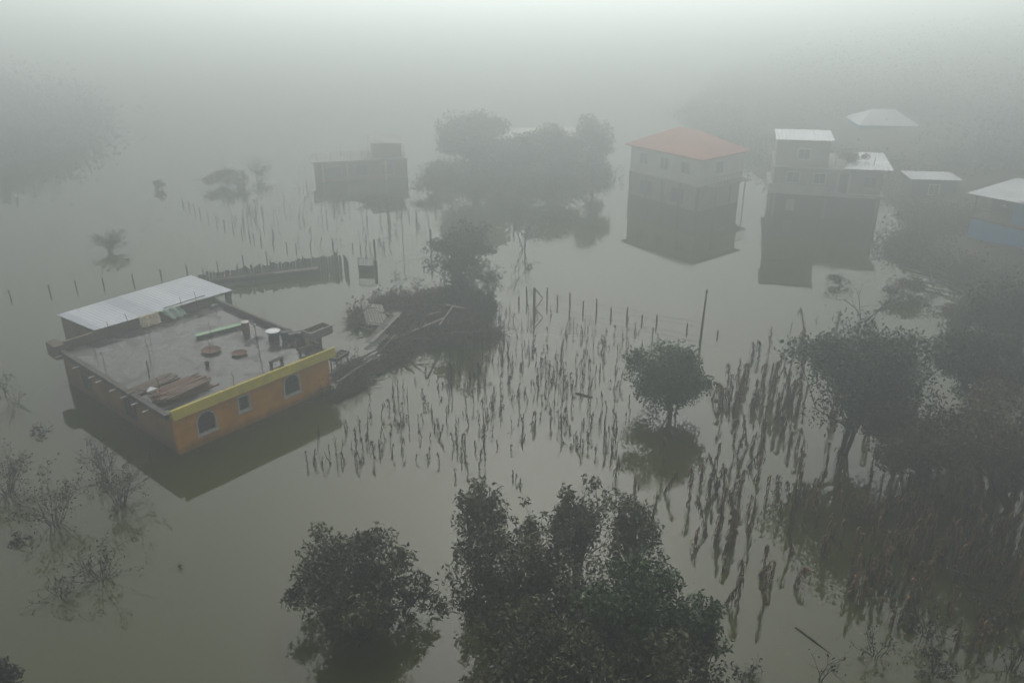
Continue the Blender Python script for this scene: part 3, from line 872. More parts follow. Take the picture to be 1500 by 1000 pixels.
a, b = P(550, 384), P(632, 372)
t = empty("wire_fence", a, math.atan2(b.y - a.y, b.x - a.x), label="tall faint wire fence on thin poles beside the small gate", cat="fence")
w_ = (b - a).length
for x, hh, r_ in [(0, 1.9, 0.07), (w_ * 0.5, 2.0, 0.03), (w_, 2.1, 0.07)]:
    MB().tube([(x, 0, -0.4), (x, 0, hh)], r_, 6).build("post", "bark", t)
s = MB()
for z in (0.2, 1.85): s.tube([(0, 0, z), (w_, 0, z)], 0.012, 4)
for k in range(1, 12): s.tube([(w_ * k / 12, 0, 0.2), (w_ * k / 12, 0, 1.85)], 0.008, 4)
s.build("wires", "bar_iron", t)

# ------------------------------------------------------------------ fence posts
ORD = ["first", "second", "third", "fourth", "fifth", "sixth", "seventh", "eighth", "ninth", "tenth", "eleventh", "twelfth", "thirteenth", "fourteenth",
       "fifteenth", "sixteenth", "seventeenth", "eighteenth", "nineteenth"]
def post(px, top, bottom, label, group, r_=0.045, sd=0, name="fence_post", cat="post"):
    b = P(px, bottom); tz = PY(px, top, b.y).z
    rr = random.Random(sd + px * 7)
    lean = Vector((rr.uniform(-.06, .06), rr.uniform(-.06, .06), 0)) * tz
    s = MB(); s.tube([(0, 0, -0.4), Vector((0, 0, tz * 0.5)) + lean * 0.6, Vector((0, 0, tz)) + lean], [r_ * 1.1, r_, r_ * 0.85], 6)
    o = s.build(name, "bark", None, label=label, cat=cat, group=group)
    o.location = b
    return o
for k, (px, y) in enumerate([(15.5, 433), (72.6, 426), (111.5, 420), (152, 415), (195, 410), (236, 403), (273.6, 396), (319, 391), (356, 382), (391, 377)]):
    post(px, y - 9, y + 2, ORD[k] + " post from the left in the row behind the zinc roof", "posts of the left fence row", 0.05)
for k, (px, y) in enumerate([(268, 298), (277, 303), (285, 307), (293, 311), (305, 319), (317, 325), (329, 329), (341, 333), (354, 341), (366, 346), (372, 349), (382, 353), (400, 358), (420, 362), (434, 364), (455, 362), (487, 357), (517, 363), (528, 365)]):
    post(px, y - 8, y + 2, ORD[k] + " post from the far end of the slanting row across the misty maize plot", "posts of the slanting misty row", 0.05)
for k, (px, y0_, y1_) in enumerate([(760, 434, 452), (772, 420, 450), (801, 421, 450), (817, 433, 452), (835, 429, 458), (854, 440, 462), (874, 437, 466), (895, 450, 468), (918, 449, 472), (940, 461, 476), (962, 461, 480), (1006, 473, 488), (1051, 484, 495)]):
    post(px, y0_, y0_ + (y1_ - y0_) * 0.68, ORD[k] + " post from the left in the central row running to the tall pole", "posts of the central fence row", 0.055)
t = empty("braced_post", P(782, 452), 0, label="thick fence post with diagonal braces at the head of the central row", cat="post")
MB().tube([(0, 0, -0.4), (0.02, 0, 1.55)], 0.09, 7).build("post", "bark", t)
MB().tube([(0.05, 0, 1.5), (0.62, 0.1, 0.75)], 0.04, 5).build("brace", "bark", t)
MB().tube([(0.05, 0, -0.1), (0.62, 0.12, 0.72)], 0.04, 5).build("brace", "bark", t)
wp = [P(px, y0_ + (y1_ - y0_) * 0.68) for px, y0_, y1_ in ((772, 420, 450), (801, 421, 450), (854, 440, 462), (895, 450, 468), (940, 461, 476), (1006, 473, 488), (1051, 484, 495))]
t = empty("fence_wire", wp[0], 0, label="thin sagging wires strung along the central row of posts", cat="wire")
for zz in (0.35, 0.7):
    s = MB(); pts = []
    for p_, q_ in zip(wp[:-1], wp[1:]):
        for f_ in (0, 0.5): pts.append(p_.lerp(q_, f_) - wp[0] + Vector((0, 0, zz - (0.06 if f_ else 0))))
    s.tube(pts, 0.010, 4); s.build("wire", "bar_iron", t)
t = empty("utility_pole", P(1025, 505), 0, label="tall thin wooden pole standing alone behind the round green tree", cat="pole")
tz = PY(1030, 424, P(1025, 505).y).z
MB().tube([(0, 0, -0.5), (0.06, 0, tz * 0.55), (0.12, 0, tz)], [0.085, 0.07, 0.05], 8).build("pole", "bark", t)
MB().box(0.04, 0.2, -0.06, 0.06, tz - 0.22, tz - 0.1).build("insulator", "dark_concrete", t)

# ------------------------------------------------------------------ debris island
def heap(name, px, py, rx, ry, hz, rz, label, seed, m="leaf_brown", leaf=0.16, n=3000, sticks=40, cat="brush heap"):
    rng = np.random.default_rng(seed)
    t = empty(name, P(px, py), rz, label=label, cat=cat)
    mb = MB(); N = 26
    ph = rng.random(8) * 6.28
    def hgt(x, y):
        a = math.atan2(y, x); r = math.hypot(x, y)
        edge = 1 + 0.12 * math.sin(3 * a + ph[0]) + 0.10 * math.sin(5 * a + ph[1]) + 0.06 * math.sin(9 * a + ph[2])
        q = r / edge
        return (max(0, 1 - q ** 1.7)) * (0.72 + 0.28 * math.sin(4 * x + ph[3]) * math.sin(5 * y + ph[4])) - 0.06 * (q > 1) - (q - 1) * 0.4 * (q > 1)
    for j in range(N + 1):
        for i in range(N + 1):
            x, y = (i / N * 2 - 1) * 1.25, (j / N * 2 - 1) * 1.25
            mb.v.append((x * rx, y * ry, hgt(x, y) * hz + (rng.random() - .5) * 0.08))
    mb.f = [(j * (N + 1) + i, j * (N + 1) + i + 1, (j + 1) * (N + 1) + i + 1, (j + 1) * (N + 1) + i) for j in range(N) for i in range(N)]
    mb.build("mound", "mud", t, smooth=True)
    k = n * 3; X = (rng.random((k, 2)) * 2 - 1) * 1.15
    H = np.array([hgt(x, y) for x, y in X]); ok = H > 0.0
    X, H = X[ok][:n], H[ok][:n]
    pts = np.stack([X[:, 0] * rx, X[:, 1] * ry, H * hz + np.abs(rng.normal(size=len(H))) * (0.10 + 0.35 * (np.sin(X[:, 0] * 11 + seed) * np.sin(X[:, 1] * 9) > 0.2))], -1)
    leaves_mesh("foliage", m, pts, leaf, rng, t, droop=0.0)
    s = MB()
    for _ in range(sticks):
        x, y = (rng.random(2) * 2 - 1) * 0.95
        z = max(0, hgt(x, y)) * hz
        a = rng.random() * 6.28; l = 0.5 + rng.random() * 1.3
        e = Vector((math.cos(a) * l, math.sin(a) * l, (rng.random() - 0.2) * 0.5))
        s.tube([Vector((x * rx, y * ry, z + 0.05)), Vector((x * rx, y * ry, z + 0.1)) + e], [0.03, 0.012], 4, cap=False)
    s.build("branches", "old_wood", t)
    return t
heap("brush_heap", 600, 462, 3.5, 2.2, 1.7, 0.1, "large dark heap of brush and soil left of the slender tree", 21, n=5500, sticks=420, leaf=0.26)
heap("brush_heap", 672, 450, 2.3, 1.7, 2.0, 0.0, "steep dark brush heap at the foot of the slender tree", 22, n=4200, sticks=260, leaf=0.24)
heap("brush_heap", 630, 498, 3.0, 1.3, 0.5, 0.35, "low muddy ridge in front of the large heap", 23, "leaf_grey", n=2600, sticks=260, leaf=0.22)
heap("brush_heap", 580, 528, 1.4, 0.4, 0.25, 0.75, "narrow spit of brush between the ridge and the rounded mound", 28, "leaf_grey", n=700, sticks=90, leaf=0.2)
heap("brush_heap", 519, 547, 1.35, 1.0, 1.0, 0.75, "rounded brown mound beside the corner of the ochre house", 24, "leaf_brown", 0.10, 1800, 30)
heap("brush_heap", 508, 574, 1.7, 0.42, 0.35, 0.72, "low green weedy strip in front of the rounded mound", 25, "leaf_pale", 0.13, 1900, 30)
heap("brush_heap", 690, 492, 1.8, 1.3, 0.5, 0.0, "flat leafy clump at the edge of the maize under the heap", 26, "leaf_grey", 0.24, 1300, 180)
heap("brush_heap", 541, 474, 1.3, 0.45, 0.45, 0.2, "narrow brush spit on the left edge of the debris", 27, "leaf_brown", 0.2, 700, 90)

def lying(name, p1, p2, r_, m, label, cat, z1=0.2, z2=0.2, flat=None):
    a, b = P(*p1, z1), P(*p2, z2)
    t = b - a
    o = empty(name, a, 0, label=label, cat=cat)
    if flat:
        L = t.length; M = t.to_track_quat('X', 'Z').to_matrix().to_4x4()
        MB().box(0, L, -flat[0] / 2, flat[0] / 2, -flat[1] / 2, flat[1] / 2, M).build("board", m, o)
    else:
        MB().tube([Vector((0, 0, 0)), t * 0.5 + Vector((0, 0, 0.03)), t], [r_, r_ * 0.9, r_ * 0.7], 6).build("log", m, o)
    return o
def sheet(px, py, z, w_, l_, rz, rx, ry, label, m="old_sheet"):
    o = empty("roofing_sheet", P(px, py, z), rz, label=label, cat="roofing sheet", group="torn roofing sheets on the debris")
    M = Matrix.Rotation(rx, 4, 'X') @ Matrix.Rotation(ry, 4, 'Y')
    c = [M @ Vector(v) for v in ((-w_ / 2, -l_ / 2, 0), (w_ / 2, -l_ / 2, 0.1), (w_ / 2, l_ / 2, 0), (-w_ / 2, l_ / 2, 0.05))]
    quad_sheet(MB(), *c, 16, 0.02, 0.012).build("sheet", m, o)
sheet(549, 461, 1.35, 1.5, 1.9, 0.35, 0.45, 0.3, "bent grey roofing sheet highest on the left of the debris")
sheet(562, 479, 1.25, 0.95, 3.0, -0.55, 0.35, -0.3, "long pale grooved sheet sloping down to the water")
sheet(551, 501, 0.8, 0.4, 1.9, -0.6, 0.2, 0.1, "narrow strip of sheet below the long grooved one")
lying("timber", (575, 497), (650, 466), 0, "pale_wood", "pale curved plank lying diagonally across the debris", "plank", 0.45, 1.1, (0.22, 0.05))
lying("timber", (652, 446), (682, 452), 0, "pale_wood", "short pale board on the top right of the heap", "plank", 1.6, 1.5, (0.16, 0.05))
lying("timber", (563, 470), (574, 458), 0, "dark_wood", "dark board edge standing up between the sheets", "plank", 1.1, 1.9, (0.12, 0.04))
lying("fallen_log", (478, 552), (560, 508), 0.06, "dark_wood", "long thin log lying over the rounded mound by the house", "log", 0.5, 0.75)
lying("fallen_log", (494, 560), (548, 524), 0.07, "pale_wood", "pale log lying along the front of the rounded mound", "log", 0.45, 0.75)
lying("fallen_log", (552, 548), (612, 508), 0.07, "dark_wood", "dark log floating off the low muddy ridge", "log", 0.1, 0.2)
lying("fallen_log", (492, 590), (560, 540), 0.05, "dark_wood", "dark log nearest the viewer along the weedy strip", "log", 0.05, 0.1)
lying("fallen_log", (1000, 645), (975, 636), 0.05, "dark_wood", "short stick afloat between the stalks and the round tree", "log", 0.03, 0.03)
lying("fallen_log", (843, 575), (868, 582), 0.05, "old_wood", "short floating stick alone in the middle of the stalks", "log", 0.03, 0.03)
lying("fallen_log", (1165, 918), (1218, 958), 0.03, "dark_wood", "long sunken stem half under the water near the bottom", "log", 0.015, -0.01)

rr = random.Random(31)
for k in range(20):
    x, y = rr.uniform(535, 690), rr.uniform(445, 510)
    z = 0.5 + 1.5 * max(0, 1 - abs(y - 455) / 55)
    a_ = P(x, y, z); l = rr.uniform(0.9, 2.4); an = rr.uniform(-0.6, 1.2)
    o = empty("loose_board", a_, an, label="loose grey board or pole jammed at an angle in the debris heap", cat="board", group="loose boards in the debris heap")
    M = Matrix.Rotation(rr.uniform(-0.7, 0.5), 4, 'Y') @ Matrix.Rotation(rr.uniform(-0.4, 0.4), 4, 'X')
    if k % 3: MB().box(-l / 2, l / 2, -0.07, 0.07, -0.02, 0.02, M).build("board", ["old_wood", "pale_wood", "dark_wood"][k % 3], o)
    else: MB().tube([M @ Vector((-l / 2, 0, 0)), M @ Vector((0, 0.06, 0.03)), M @ Vector((l / 2, 0, 0))], [0.05, 0.045, 0.03], 6).build("pole", "old_wood", o)

# ------------------------------------------------------------------ trees and bushes
# middle distance
px_tree("slender_tree", 690, 450, 614, 736, 322, 416, "open leafy tree rising from the right of the debris heap", seed=31, leaf=0.22, n=6000, m="leaf_dark", stems=5, trunk_r=0.11, clumps=54, clump=0.18, shell=0.45)
px_tree("slender_tree", 716, 452, 694, 744, 378, 436, "small sparse tree leaning out to the right of the leafy one", seed=32, leaf=0.15, n=600, m="leaf_olive", stems=3, trunk_r=0.06, clumps=30, clump=0.18, shell=0.3)
px_tree("round_tree", 983, 607, 919, 1041, 494, 598, "rounded dense green tree standing alone in the open water", seed=33, leaf=0.19, n=9500, m="leaf_green", stems=9, trunk_r=0.12, clumps=64, clump=0.24, shell=0.6)
px_tree("broad_tree", 1233, 664, 1172, 1372, 482, 600, "broad dark tree with several slanting stems rising from the maize", seed=34, leaf=0.2, n=15000, m="leaf_dark", stems=6, trunk_r=0.16, clumps=80, clump=0.26, shell=0.5)
# right edge
px_tree("bank_tree", 1440, 640, 1372, 1500, 480, 590, "dark spreading tree right of the broad one", seed=35, leaf=0.21, n=7000, m="leaf_dark", stems=4, trunk_r=0.14, clumps=50, clump=0.24)
px_tree("bank_tree", 1490, 560, 1425, 1560, 408, 510, "dark tree crown against the upper right bank", seed=36, leaf=0.21, n=8000, m="leaf_dark", stems=3, trunk_r=0.16, clumps=44, clump=0.27)
px_tree("bank_tree", 1480, 760, 1390, 1580, 560, 720, "large dark tree filling the right edge at mid height", seed=37, leaf=0.19, n=9000, m="leaf_brown", stems=5, trunk_r=0.16, clumps=60, clump=0.22)
px_tree("bank_tree", 1352, 720, 1270, 1420, 580, 700, "low dark tree among the dense maize behind its stems", seed=38, leaf=0.19, n=6500, m="leaf_brown", stems=5, trunk_r=0.12, clumps=48, clump=0.22)
# foreground
px_tree("foreground_tree", 515, 905, 430, 602, 790, 905, "rounded dark tree half sunk in the water at bottom left of centre", seed=41, leaf=0.18, n=10500, m="leaf_olive", stems=6, trunk_r=0.11, clumps=80, clump=0.20, shell=0.6)
px_tree("foreground_tree", 592, 900, 570, 645, 836, 895, "sparse low twigs reaching right from the half sunk tree", seed=42, leaf=0.16, n=900, m="leaf_olive", stems=4, trunk_r=0.05, clumps=26, clump=0.16)
px_tree("foreground_tree", 712, 850, 666, 752, 704, 815, "slim pale green tree at the left of the foreground grove", seed=43, leaf=0.18, n=3000, m="leaf_pale", stems=2, trunk_r=0.08, clumps=60, clump=0.20, shell=0.35)
px_tree("foreground_tree", 842, 870, 786, 898, 700, 835, "open airy tree in the middle of the foreground grove", seed=44, leaf=0.18, n=3300, m="leaf_pale", stems=3, trunk_r=0.12, clumps=70, clump=0.17, shell=0.35)
px_tree("foreground_tree", 930, 860, 880, 978, 712, 840, "ragged sparse tree at the right of the foreground grove", seed=45, leaf=0.18, n=2300, m="leaf_pale", stems=3, trunk_r=0.09, clumps=60, clump=0.16, shell=0.3)
px_tree("foreground_tree", 770, 860, 745, 806, 735, 825, "thin sapling between the slim tree and the airy one", seed=46, leaf=0.17, n=900, m="leaf_pale", stems=2, trunk_r=0.05, clumps=34, clump=0.16, shell=0.3)
px_tree("foreground_tree", 760, 975, 656, 880, 795, 950, "wide dark bushy tree at the bottom of the grove", seed=47, leaf=0.18, n=12500, m="leaf_olive", stems=6, trunk_r=0.12, clumps=95, clump=0.18)
px_tree("foreground_tree", 925, 1010, 845, 1004, 825, 970, "dense green tree with the freshest leaves at bottom centre", seed=48, leaf=0.18, n=11500, m="leaf_green", stems=5, trunk_r=0.14, clumps=70, clump=0.25, shell=0.65)
px_tree("foreground_tree", 1025, 1010, 980, 1068, 880, 985, "small leafy tree at the right end of the foreground grove", seed=49, leaf=0.18, n=4200, m="leaf_green", stems=3, trunk_r=0.07, clumps=44, clump=0.20)
px_tree("foreground_tree", 800, 1090, 690, 900, 915, 1050, "dark tree crown cut by the bottom of the grove", seed=50, leaf=0.17, n=11000, m="leaf_olive", stems=4, trunk_r=0.14, clumps=70, clump=0.24)
px_tree("foreground_tree", 960, 1095, 870, 1068, 940, 1060, "dark bush crown cut at the bottom right of the grove", seed=51, leaf=0.17, n=9000, m="leaf_olive", stems=4, trunk_r=0.14, clumps=60, clump=0.24)
px_tree("foreground_tree", 0, 1030, -30, 22, 975, 1020, "dark bush corner at the bottom left edge", cat="bush", seed=52, leaf=0.16, n=1500, m="leaf_dark", stems=3, trunk_r=0.05, clumps=20, clump=0.3)
# far trees on the island
px_tree("island_tree", 692, 268, 638, 742, 162, 246, "tall round misty tree on the left of the island", seed=61, leaf=0.42, n=7000, m="leaf_dark", stems=2, trunk_r=0.3, clumps=34, clump=0.34)
px_tree("island_tree", 806, 270, 768, 848, 180, 252, "misty tree with a peaked crown in the middle of the island", seed=62, leaf=0.40, n=5200, m="leaf_dark", stems=2, trunk_r=0.25, clumps=28, clump=0.36)
px_tree("island_tree", 868, 268, 842, 894, 172, 250, "narrower misty tree at the right end of the island", seed=63, leaf=0.40, n=3200, m="leaf_dark", stems=1, trunk_r=0.2, clumps=20, clump=0.36)
px_tree("island_tree", 745, 268, 718, 780, 200, 255, "lower misty tree filling the gap between the island crowns", seed=64, leaf=0.40, n=3400, m="leaf_dark", stems=2, trunk_r=0.2, clumps=22, clump=0.36)
def px_bush(px, py, x0, x1, y0, label, seed, m="leaf_brown", leaf=0.25, n=900, **k):
    return px_tree("bush", px, py, x0, x1, y0, py, label, cat="bush", seed=seed, leaf=leaf, n=n, m=m, stems=4, trunk_r=0.06, clumps=16, clump=0.36, **k)
px_bush(556, 297, 522, 584, 288, "low scrubby clump in the water below the ruined house", 71)
px_bush(640, 284, 596, 672, 258, "scrubby bush at the left foot of the island", 72, n=1600)
px_bush(818, 322, 800, 836, 314, "tiny floating clump of scrub in front of the island", 73, n=400)
px_bush(326, 272, 300, 350, 248, "dark bush in the mist beyond the slanting post row", 74, n=1500)
px_bush(357, 274, 344, 364, 252, "narrow bush touching the dark one in the mist", 75, n=500)
px_bush(228, 278, 222, 240, 262, "small faint bush alone in the left mist", 76, n=300)
px_bush(376, 262, 362, 398, 228, "faint pale bush behind the dark misty bush", 77, n=350, m="leaf_grey")
px_bush(1335, 440, 1303, 1372, 412, "scrubby dark bush on the right shore", 78, n=2200, leaf=0.18)
px_bush(1235, 418, 1212, 1245, 402, "small scrubby clump in the water left of the right shore", 79, n=350, leaf=0.18)
px_bush(1405, 480, 1370, 1440, 440, "dark shrub at the foot of the right shore", 80, n=2500, leaf=0.18, depth=0.7)
px_tree("bare_tree", 160, 368, 130, 190, 333, 366, "small bare round tree alone in the water at left", seed=81, leaf=0.12, n=650, m="leaf_grey", stems=5, trunk_r=0.09, clumps=70, clump=0.16, shell=0.5, twigs=6)
twig_bush("bare_tree", P(1262, 470), 3.3, 0.8, "bare branching tree standing in front of the right shore", cat="tree", seed=82, stems=5, nleaf=60, m="leaf_grey", leaf=0.15, r=0.05, levels=2)
twig_bush("bare_tree", P(768, 365), 2.6, 0.5, "leafless crooked tree in the water below the island", cat="tree", seed=83, stems=4, nleaf=120, m="leaf_grey", leaf=0.16, r=0.05, levels=2)
# foreground-left twiggy shrubs
for i, (x, y, h, sp, st, nl, lb) in enumerate([
    (80, 768, 1.9, 0.6, 9, 420, "leafy shrub with fine stems at left below the house"),
    (178, 742, 1.7, 0.7, 9, 420, "thin leafy shrub in front of the house's left wall"),
    (155, 690, 1.5, 0.9, 7, 120, "bare dark twigs nearest the house's left wall"),
    (12, 722, 1.6, 0.7, 10, 360, "dense twiggy shrub on the left edge"),
    (150, 850, 1.3, 0.9, 9, 160, "spreading twiggy shrub with few leaves right of the lowest one"),
    (88, 872, 0.9, 1.1, 7, 50, "lowest bare shrub fanned out over the water"),
    (28, 792, 0.35, 1.6, 7, 130, "flat floating sprig of leaves below the left shrubs"),
    (4, 580, 1.2, 0.6, 5, 60, "thin twigs at the left edge level with the house"),
    (24, 590, 1.0, 0.5, 3, 20, "single thin curved stems left of the house"),
    (62, 632, 0.5, 1.2, 6, 60, "low sprig in the water just left of the house"),
    (262, 830, 0.25, 1.0, 3, 8, "tiny bare twig in the open water at lower left")]):
    twig_bush("twiggy_shrub", P(x, y), h, sp, lb, seed=90 + i, stems=int(st * 1.5), nleaf=int(nl * 1.5), leaf=0.13, r=0.02, levels=2)
for i, (x, y, h, sp, st, nl, lb) in enumerate([
    (1200, 995, 1.1, 0.5, 3, 30, "upright dark twig at the bottom among sunken stems"),
    (1285, 960, 0.9, 0.9, 6, 60, "drooping broken stalks low in the clear water"),
    (1360, 925, 1.3, 1.2, 8, 260, "long fallen branches with hanging leaves at lower right"),
    (1430, 905, 1.5, 1.0, 8, 220, "tangled branches right of the long fallen ones"),
    (1365, 985, 0.9, 1.0, 8, 200, "dark tangle at the bottom right edge of the clear water"),
    (1480, 985, 1.4, 0.8, 8, 220, "dark brush in the bottom right corner"),
    (1090, 990, 0.7, 1.2, 6, 80, "sunken twigs right of the foreground grove"),
    (770, 392, 0.5, 0.6, 5, 40, "small spray of twigs below the crooked tree"),
    (612, 425, 1.0, 0.6, 4, 30, "forked sprig on top of the large heap"),
    (585, 432, 1.5, 0.3, 3, 40, "tall sprig on the left top of the heap")]):
    twig_bush("dead_branches", P(x, y), h, sp, lb, cat="branches", seed=120 + i, stems=st, nleaf=nl, leaf=0.15, m="leaf_grey", r=0.022, levels=2, droop=1.5)

# ------------------------------------------------------------------ maize
def maize_mesh(seed, h, nleaf, llen, lw, hang=1.0, lean=0.1, m1="stem_dry", m2="leaf_dry"):
    """stem and drooping dry leaves of one plant; returns (stem mesh, leaves mesh)"""
    rng = np.random.default_rng(seed)
    st = MB(); d = Vector((rng.normal() * lean, rng.normal() * lean, 1))
    pts = []
    for i in range(6):
        t = i / 5
        pts.append(Vector((d.x * h * t + 0.02 * math.sin(4 * t + seed), d.y * h * t, -0.25 + (h + 0.25) * t)))
    if rng.random() < 0.45:       # broken top hanging over
        a = rng.random() * 6.28
        pts[5] = pts[4] + Vector((math.cos(a) * 0.16, math.sin(a) * 0.16, -0.06)) * h * 0.6
    st.tube(pts, [0.018, 0.017, 0.015, 0.013, 0.010, 0.005], 5)
    V, F, T = [], [], []
    for k in range(nleaf):
        t = 0.15 + 0.85 * rng.random(); j = min(int(t * 5), 4)
        p = pts[j].lerp(pts[j + 1], t * 5 - j)
        if p.z < 0.05: continue
        a = rng.random() * 6.28; L = llen * (0.5 + 0.8 * rng.random()); w = lw * (0.6 + 0.8 * rng.random())
        dx, dy = math.cos(a), math.sin(a); out = 0.10 + 0.35 * rng.random() ** 2; tt = rng.random()
        tw = rng.random() * 3
        n = 5; b0 = len(V)
        for i in range(n + 1):
            s = i / n
            r = L * out * math.sin(min(s * 2.2, 1.57)) * 1.0
            z = p.z + 0.12 * L * math.sin(s * 3.14) - hang * L * s ** 1.3
            z = max(z, 0.005)
            c = Vector((p.x + dx * r + 0.01 * math.sin(9 * s + k), p.y + dy * r, z))
            ww = w * (1 - s ** 2 * 0.85) * 0.5
            an = a + 1.57 + tw * s * 0.5
            V.append(tuple(c + Vector((math.cos(an), math.sin(an), 0.15 * math.sin(tw + 5 * s))) * ww))
            V.append(tuple(c - Vector((math.cos(an), math.sin(an), 0.15 * math.sin(tw + 5 * s))) * ww))
            T += [tt * (0.6 + 0.4 * s)] * 2
        for i in range(n):
            F.append((b0 + 2 * i, b0 + 2 * i + 1, b0 + 2 * i + 3, b0 + 2 * i + 2))
    me = bpy.data.meshes.new("leaves"); me.from_pydata(V, [], F); me.materials.append(MATS[m2])
    at = me.attributes.new("tint", 'FLOAT', 'POINT'); at.data.foreach_set("value", np.clip(np.array(T) ** 1.6, 0, 1).astype(np.float32))
    ms = bpy.data.meshes.new("stem"); ms.from_pydata(st.v, [], st.f); ms.materials.append(MATS[m1])
    return ms, me

BIG = [maize_mesh(200 + i, 1.35 + 0.13 * (i % 7), 30 + 6 * (i * 5 % 7), 0.44, 0.052, 0.9, 0.08 if i % 4 else 0.25) for i in range(18)]
SMALL = [maize_mesh(300 + i, 0.55 + 0.07 * (i * 3 % 8), 5 + i * 7 % 19, 0.30, 0.040, 0.8, 0.08 if i % 3 else 0.22, m2="leaf_grey") for i in range(24)]

def in_poly(x, y, poly): return bool(inside(np.array([x]), np.array([y]), poly)[0])
def scatter(poly, n, seed, kind, rowa=None, hs=(0.7, 1.2), clumpy=0.0, gap=0.35):
    rng = np.random.default_rng(seed)
    xs = [p[0] for p in poly]; ys = [p[1] for p in poly]
    out = []; tries = 0
    while len(out) < n and tries < n * 60:
        tries += 1
        if clumpy and out and rng.random() < clumpy:
            q = out[int(rng.random() * len(out))]
            x, y = q[0] + rng.normal() * 14 * (q[1] / 700), q[1] + rng.normal() * 5
        else:
            x = min(xs) + (max(xs) - min(xs)) * rng.random(); y = min(ys) + (max(ys) - min(ys)) * rng.random()
        if not in_poly(x, y, poly): continue
        w_ = P(x, y)
        if any(abs(w_.x - o[3].x) < gap and abs(w_.y - o[3].y) < gap for o in out): continue
        out.append((x, y, kind, w_, hs[0] + (hs[1] - hs[0]) * rng.random(), rng.random() * 6.28, int(rng.random() * 100)))
    return out
G_R = ("tall dry maize plant with hanging brown leaves in the dense stand at right", "dry maize plants of the dense right stand")
G_M = ("short broken maize stalk in the open water between the debris and the round tree", "broken maize stalks of the middle plot")
G_F = ("faint maize stalk in the misty plot beyond the picket fence", "misty maize stalks of the far plot")
plants = []
mid = [(480, 640), (560, 590), (660, 520), (735, 455), (790, 452), (960, 492), (1000, 520), (930, 520), (925, 600), (905, 690), (800, 640), (700, 690), (560, 665), (520, 690), (440, 690)]
for q in scatter(mid, 430, 1, "m", hs=(0.4, 1.5), clumpy=0.22, gap=0.14): plants.append((q, G_M))
for q in scatter([(690, 470), (740, 450), (750, 520), (700, 560), (650, 560)], 45, 2, "m", hs=(0.7, 1.4), clumpy=0.3, gap=0.14): plants.append((q, G_M))
right = [(1040, 560), (1180, 520), (1200, 600), (1300, 600), (1500, 640), (1500, 800), (1440, 860), (1260, 880), (1130, 850), (1040, 880), (1010, 800), (1010, 700), (960, 690), (1030, 640)]
for q in scatter(right, 185, 3, "b", hs=(0.55, 1.3), clumpy=0.5, gap=0.2): plants.append((q, G_R))
for q in scatter([(1240, 740), (1500, 700), (1500, 860), (1400, 860), (1260, 800)], 80, 4, "b", hs=(0.7, 1.25), clumpy=0.3, gap=0.2): plants.append((q, G_R))
for q in scatter([(1050, 600), (1060, 540), (1180, 480), (1310, 470), (1180, 540), (1170, 640)], 26, 5, "b", hs=(0.6, 1.1), clumpy=0.3, gap=0.3): plants.append((q, G_R))
for q in scatter([(1250, 850), (1500, 850), (1500, 990), (1440, 960), (1330, 930)], 38, 8, "b", hs=(0.35, 0.9), clumpy=0.5, gap=0.2): plants.append((q, G_R))
for x, y, s_ in [(1060, 880, 1.2), (1082, 885, 1.25), (1073, 800, 1.2), (1010, 740, 1.2), (1035, 745, 1.1), (1120, 880, 0.9), (1160, 860, 0.8), (1240, 870, 0.9), (1250, 885, 0.7), (1062, 812, 1.1), (1015, 800, .8),
                 (1310, 915, 1.1), (1430, 925, 0.5), (1390, 900, 0.9), (1470, 880, 1.2), (1485, 890, 1.2), (930, 740, 1.0), (955, 760, 0.9), (970, 720, 1.1), (900, 700, .9), (1145, 640, .8), (1165, 660, .8), (1110, 700, 1.)]:
    w_ = P(x, y); plants.append(((x, y, "b", w_, s_, x % 6.0, int(x)), G_R))
for x, y in [(1062, 590), (1078, 585), (1112, 590), (1098, 600), (1140, 600), (1070, 602), (1055, 598), (1150, 590), (1165, 605), (1172, 590), (1128, 560), (1090, 560)]:
    for k in range(2):
        w_ = P(x + k * 5, y + k * 3); plants.append(((x, y, "b", w_, 0.8 + 0.1 * k, x % 6.0 + k, int(x) + k), G_R))
far = [(270, 300), (330, 262), (430, 262), (520, 300), (600, 340), (560, 372), (500, 372), (420, 352), (360, 340)]
for q in scatter(far, 120, 6, "m", hs=(0.7, 1.5), clumpy=0.5, gap=0.2): plants.append((q, G_F))
for q in scatter([(540, 290), (640, 300), (760, 300), (765, 350), (640, 340), (560, 335)], 75, 7, "m", hs=(0.9, 1.9), clumpy=0.3, gap=0.25): plants.append((q, G_F))
for x, y in [(687, 692), (755, 705), (760, 712), (752, 700), (668, 700), (300, 640), (519, 840), (645, 640), (1110, 505), (1160, 480), (1195, 470)]:
    w_ = P(x, y); plants.append(((x, y, "m", w_, 0.8, x % 6.0, int(x)), G_M))
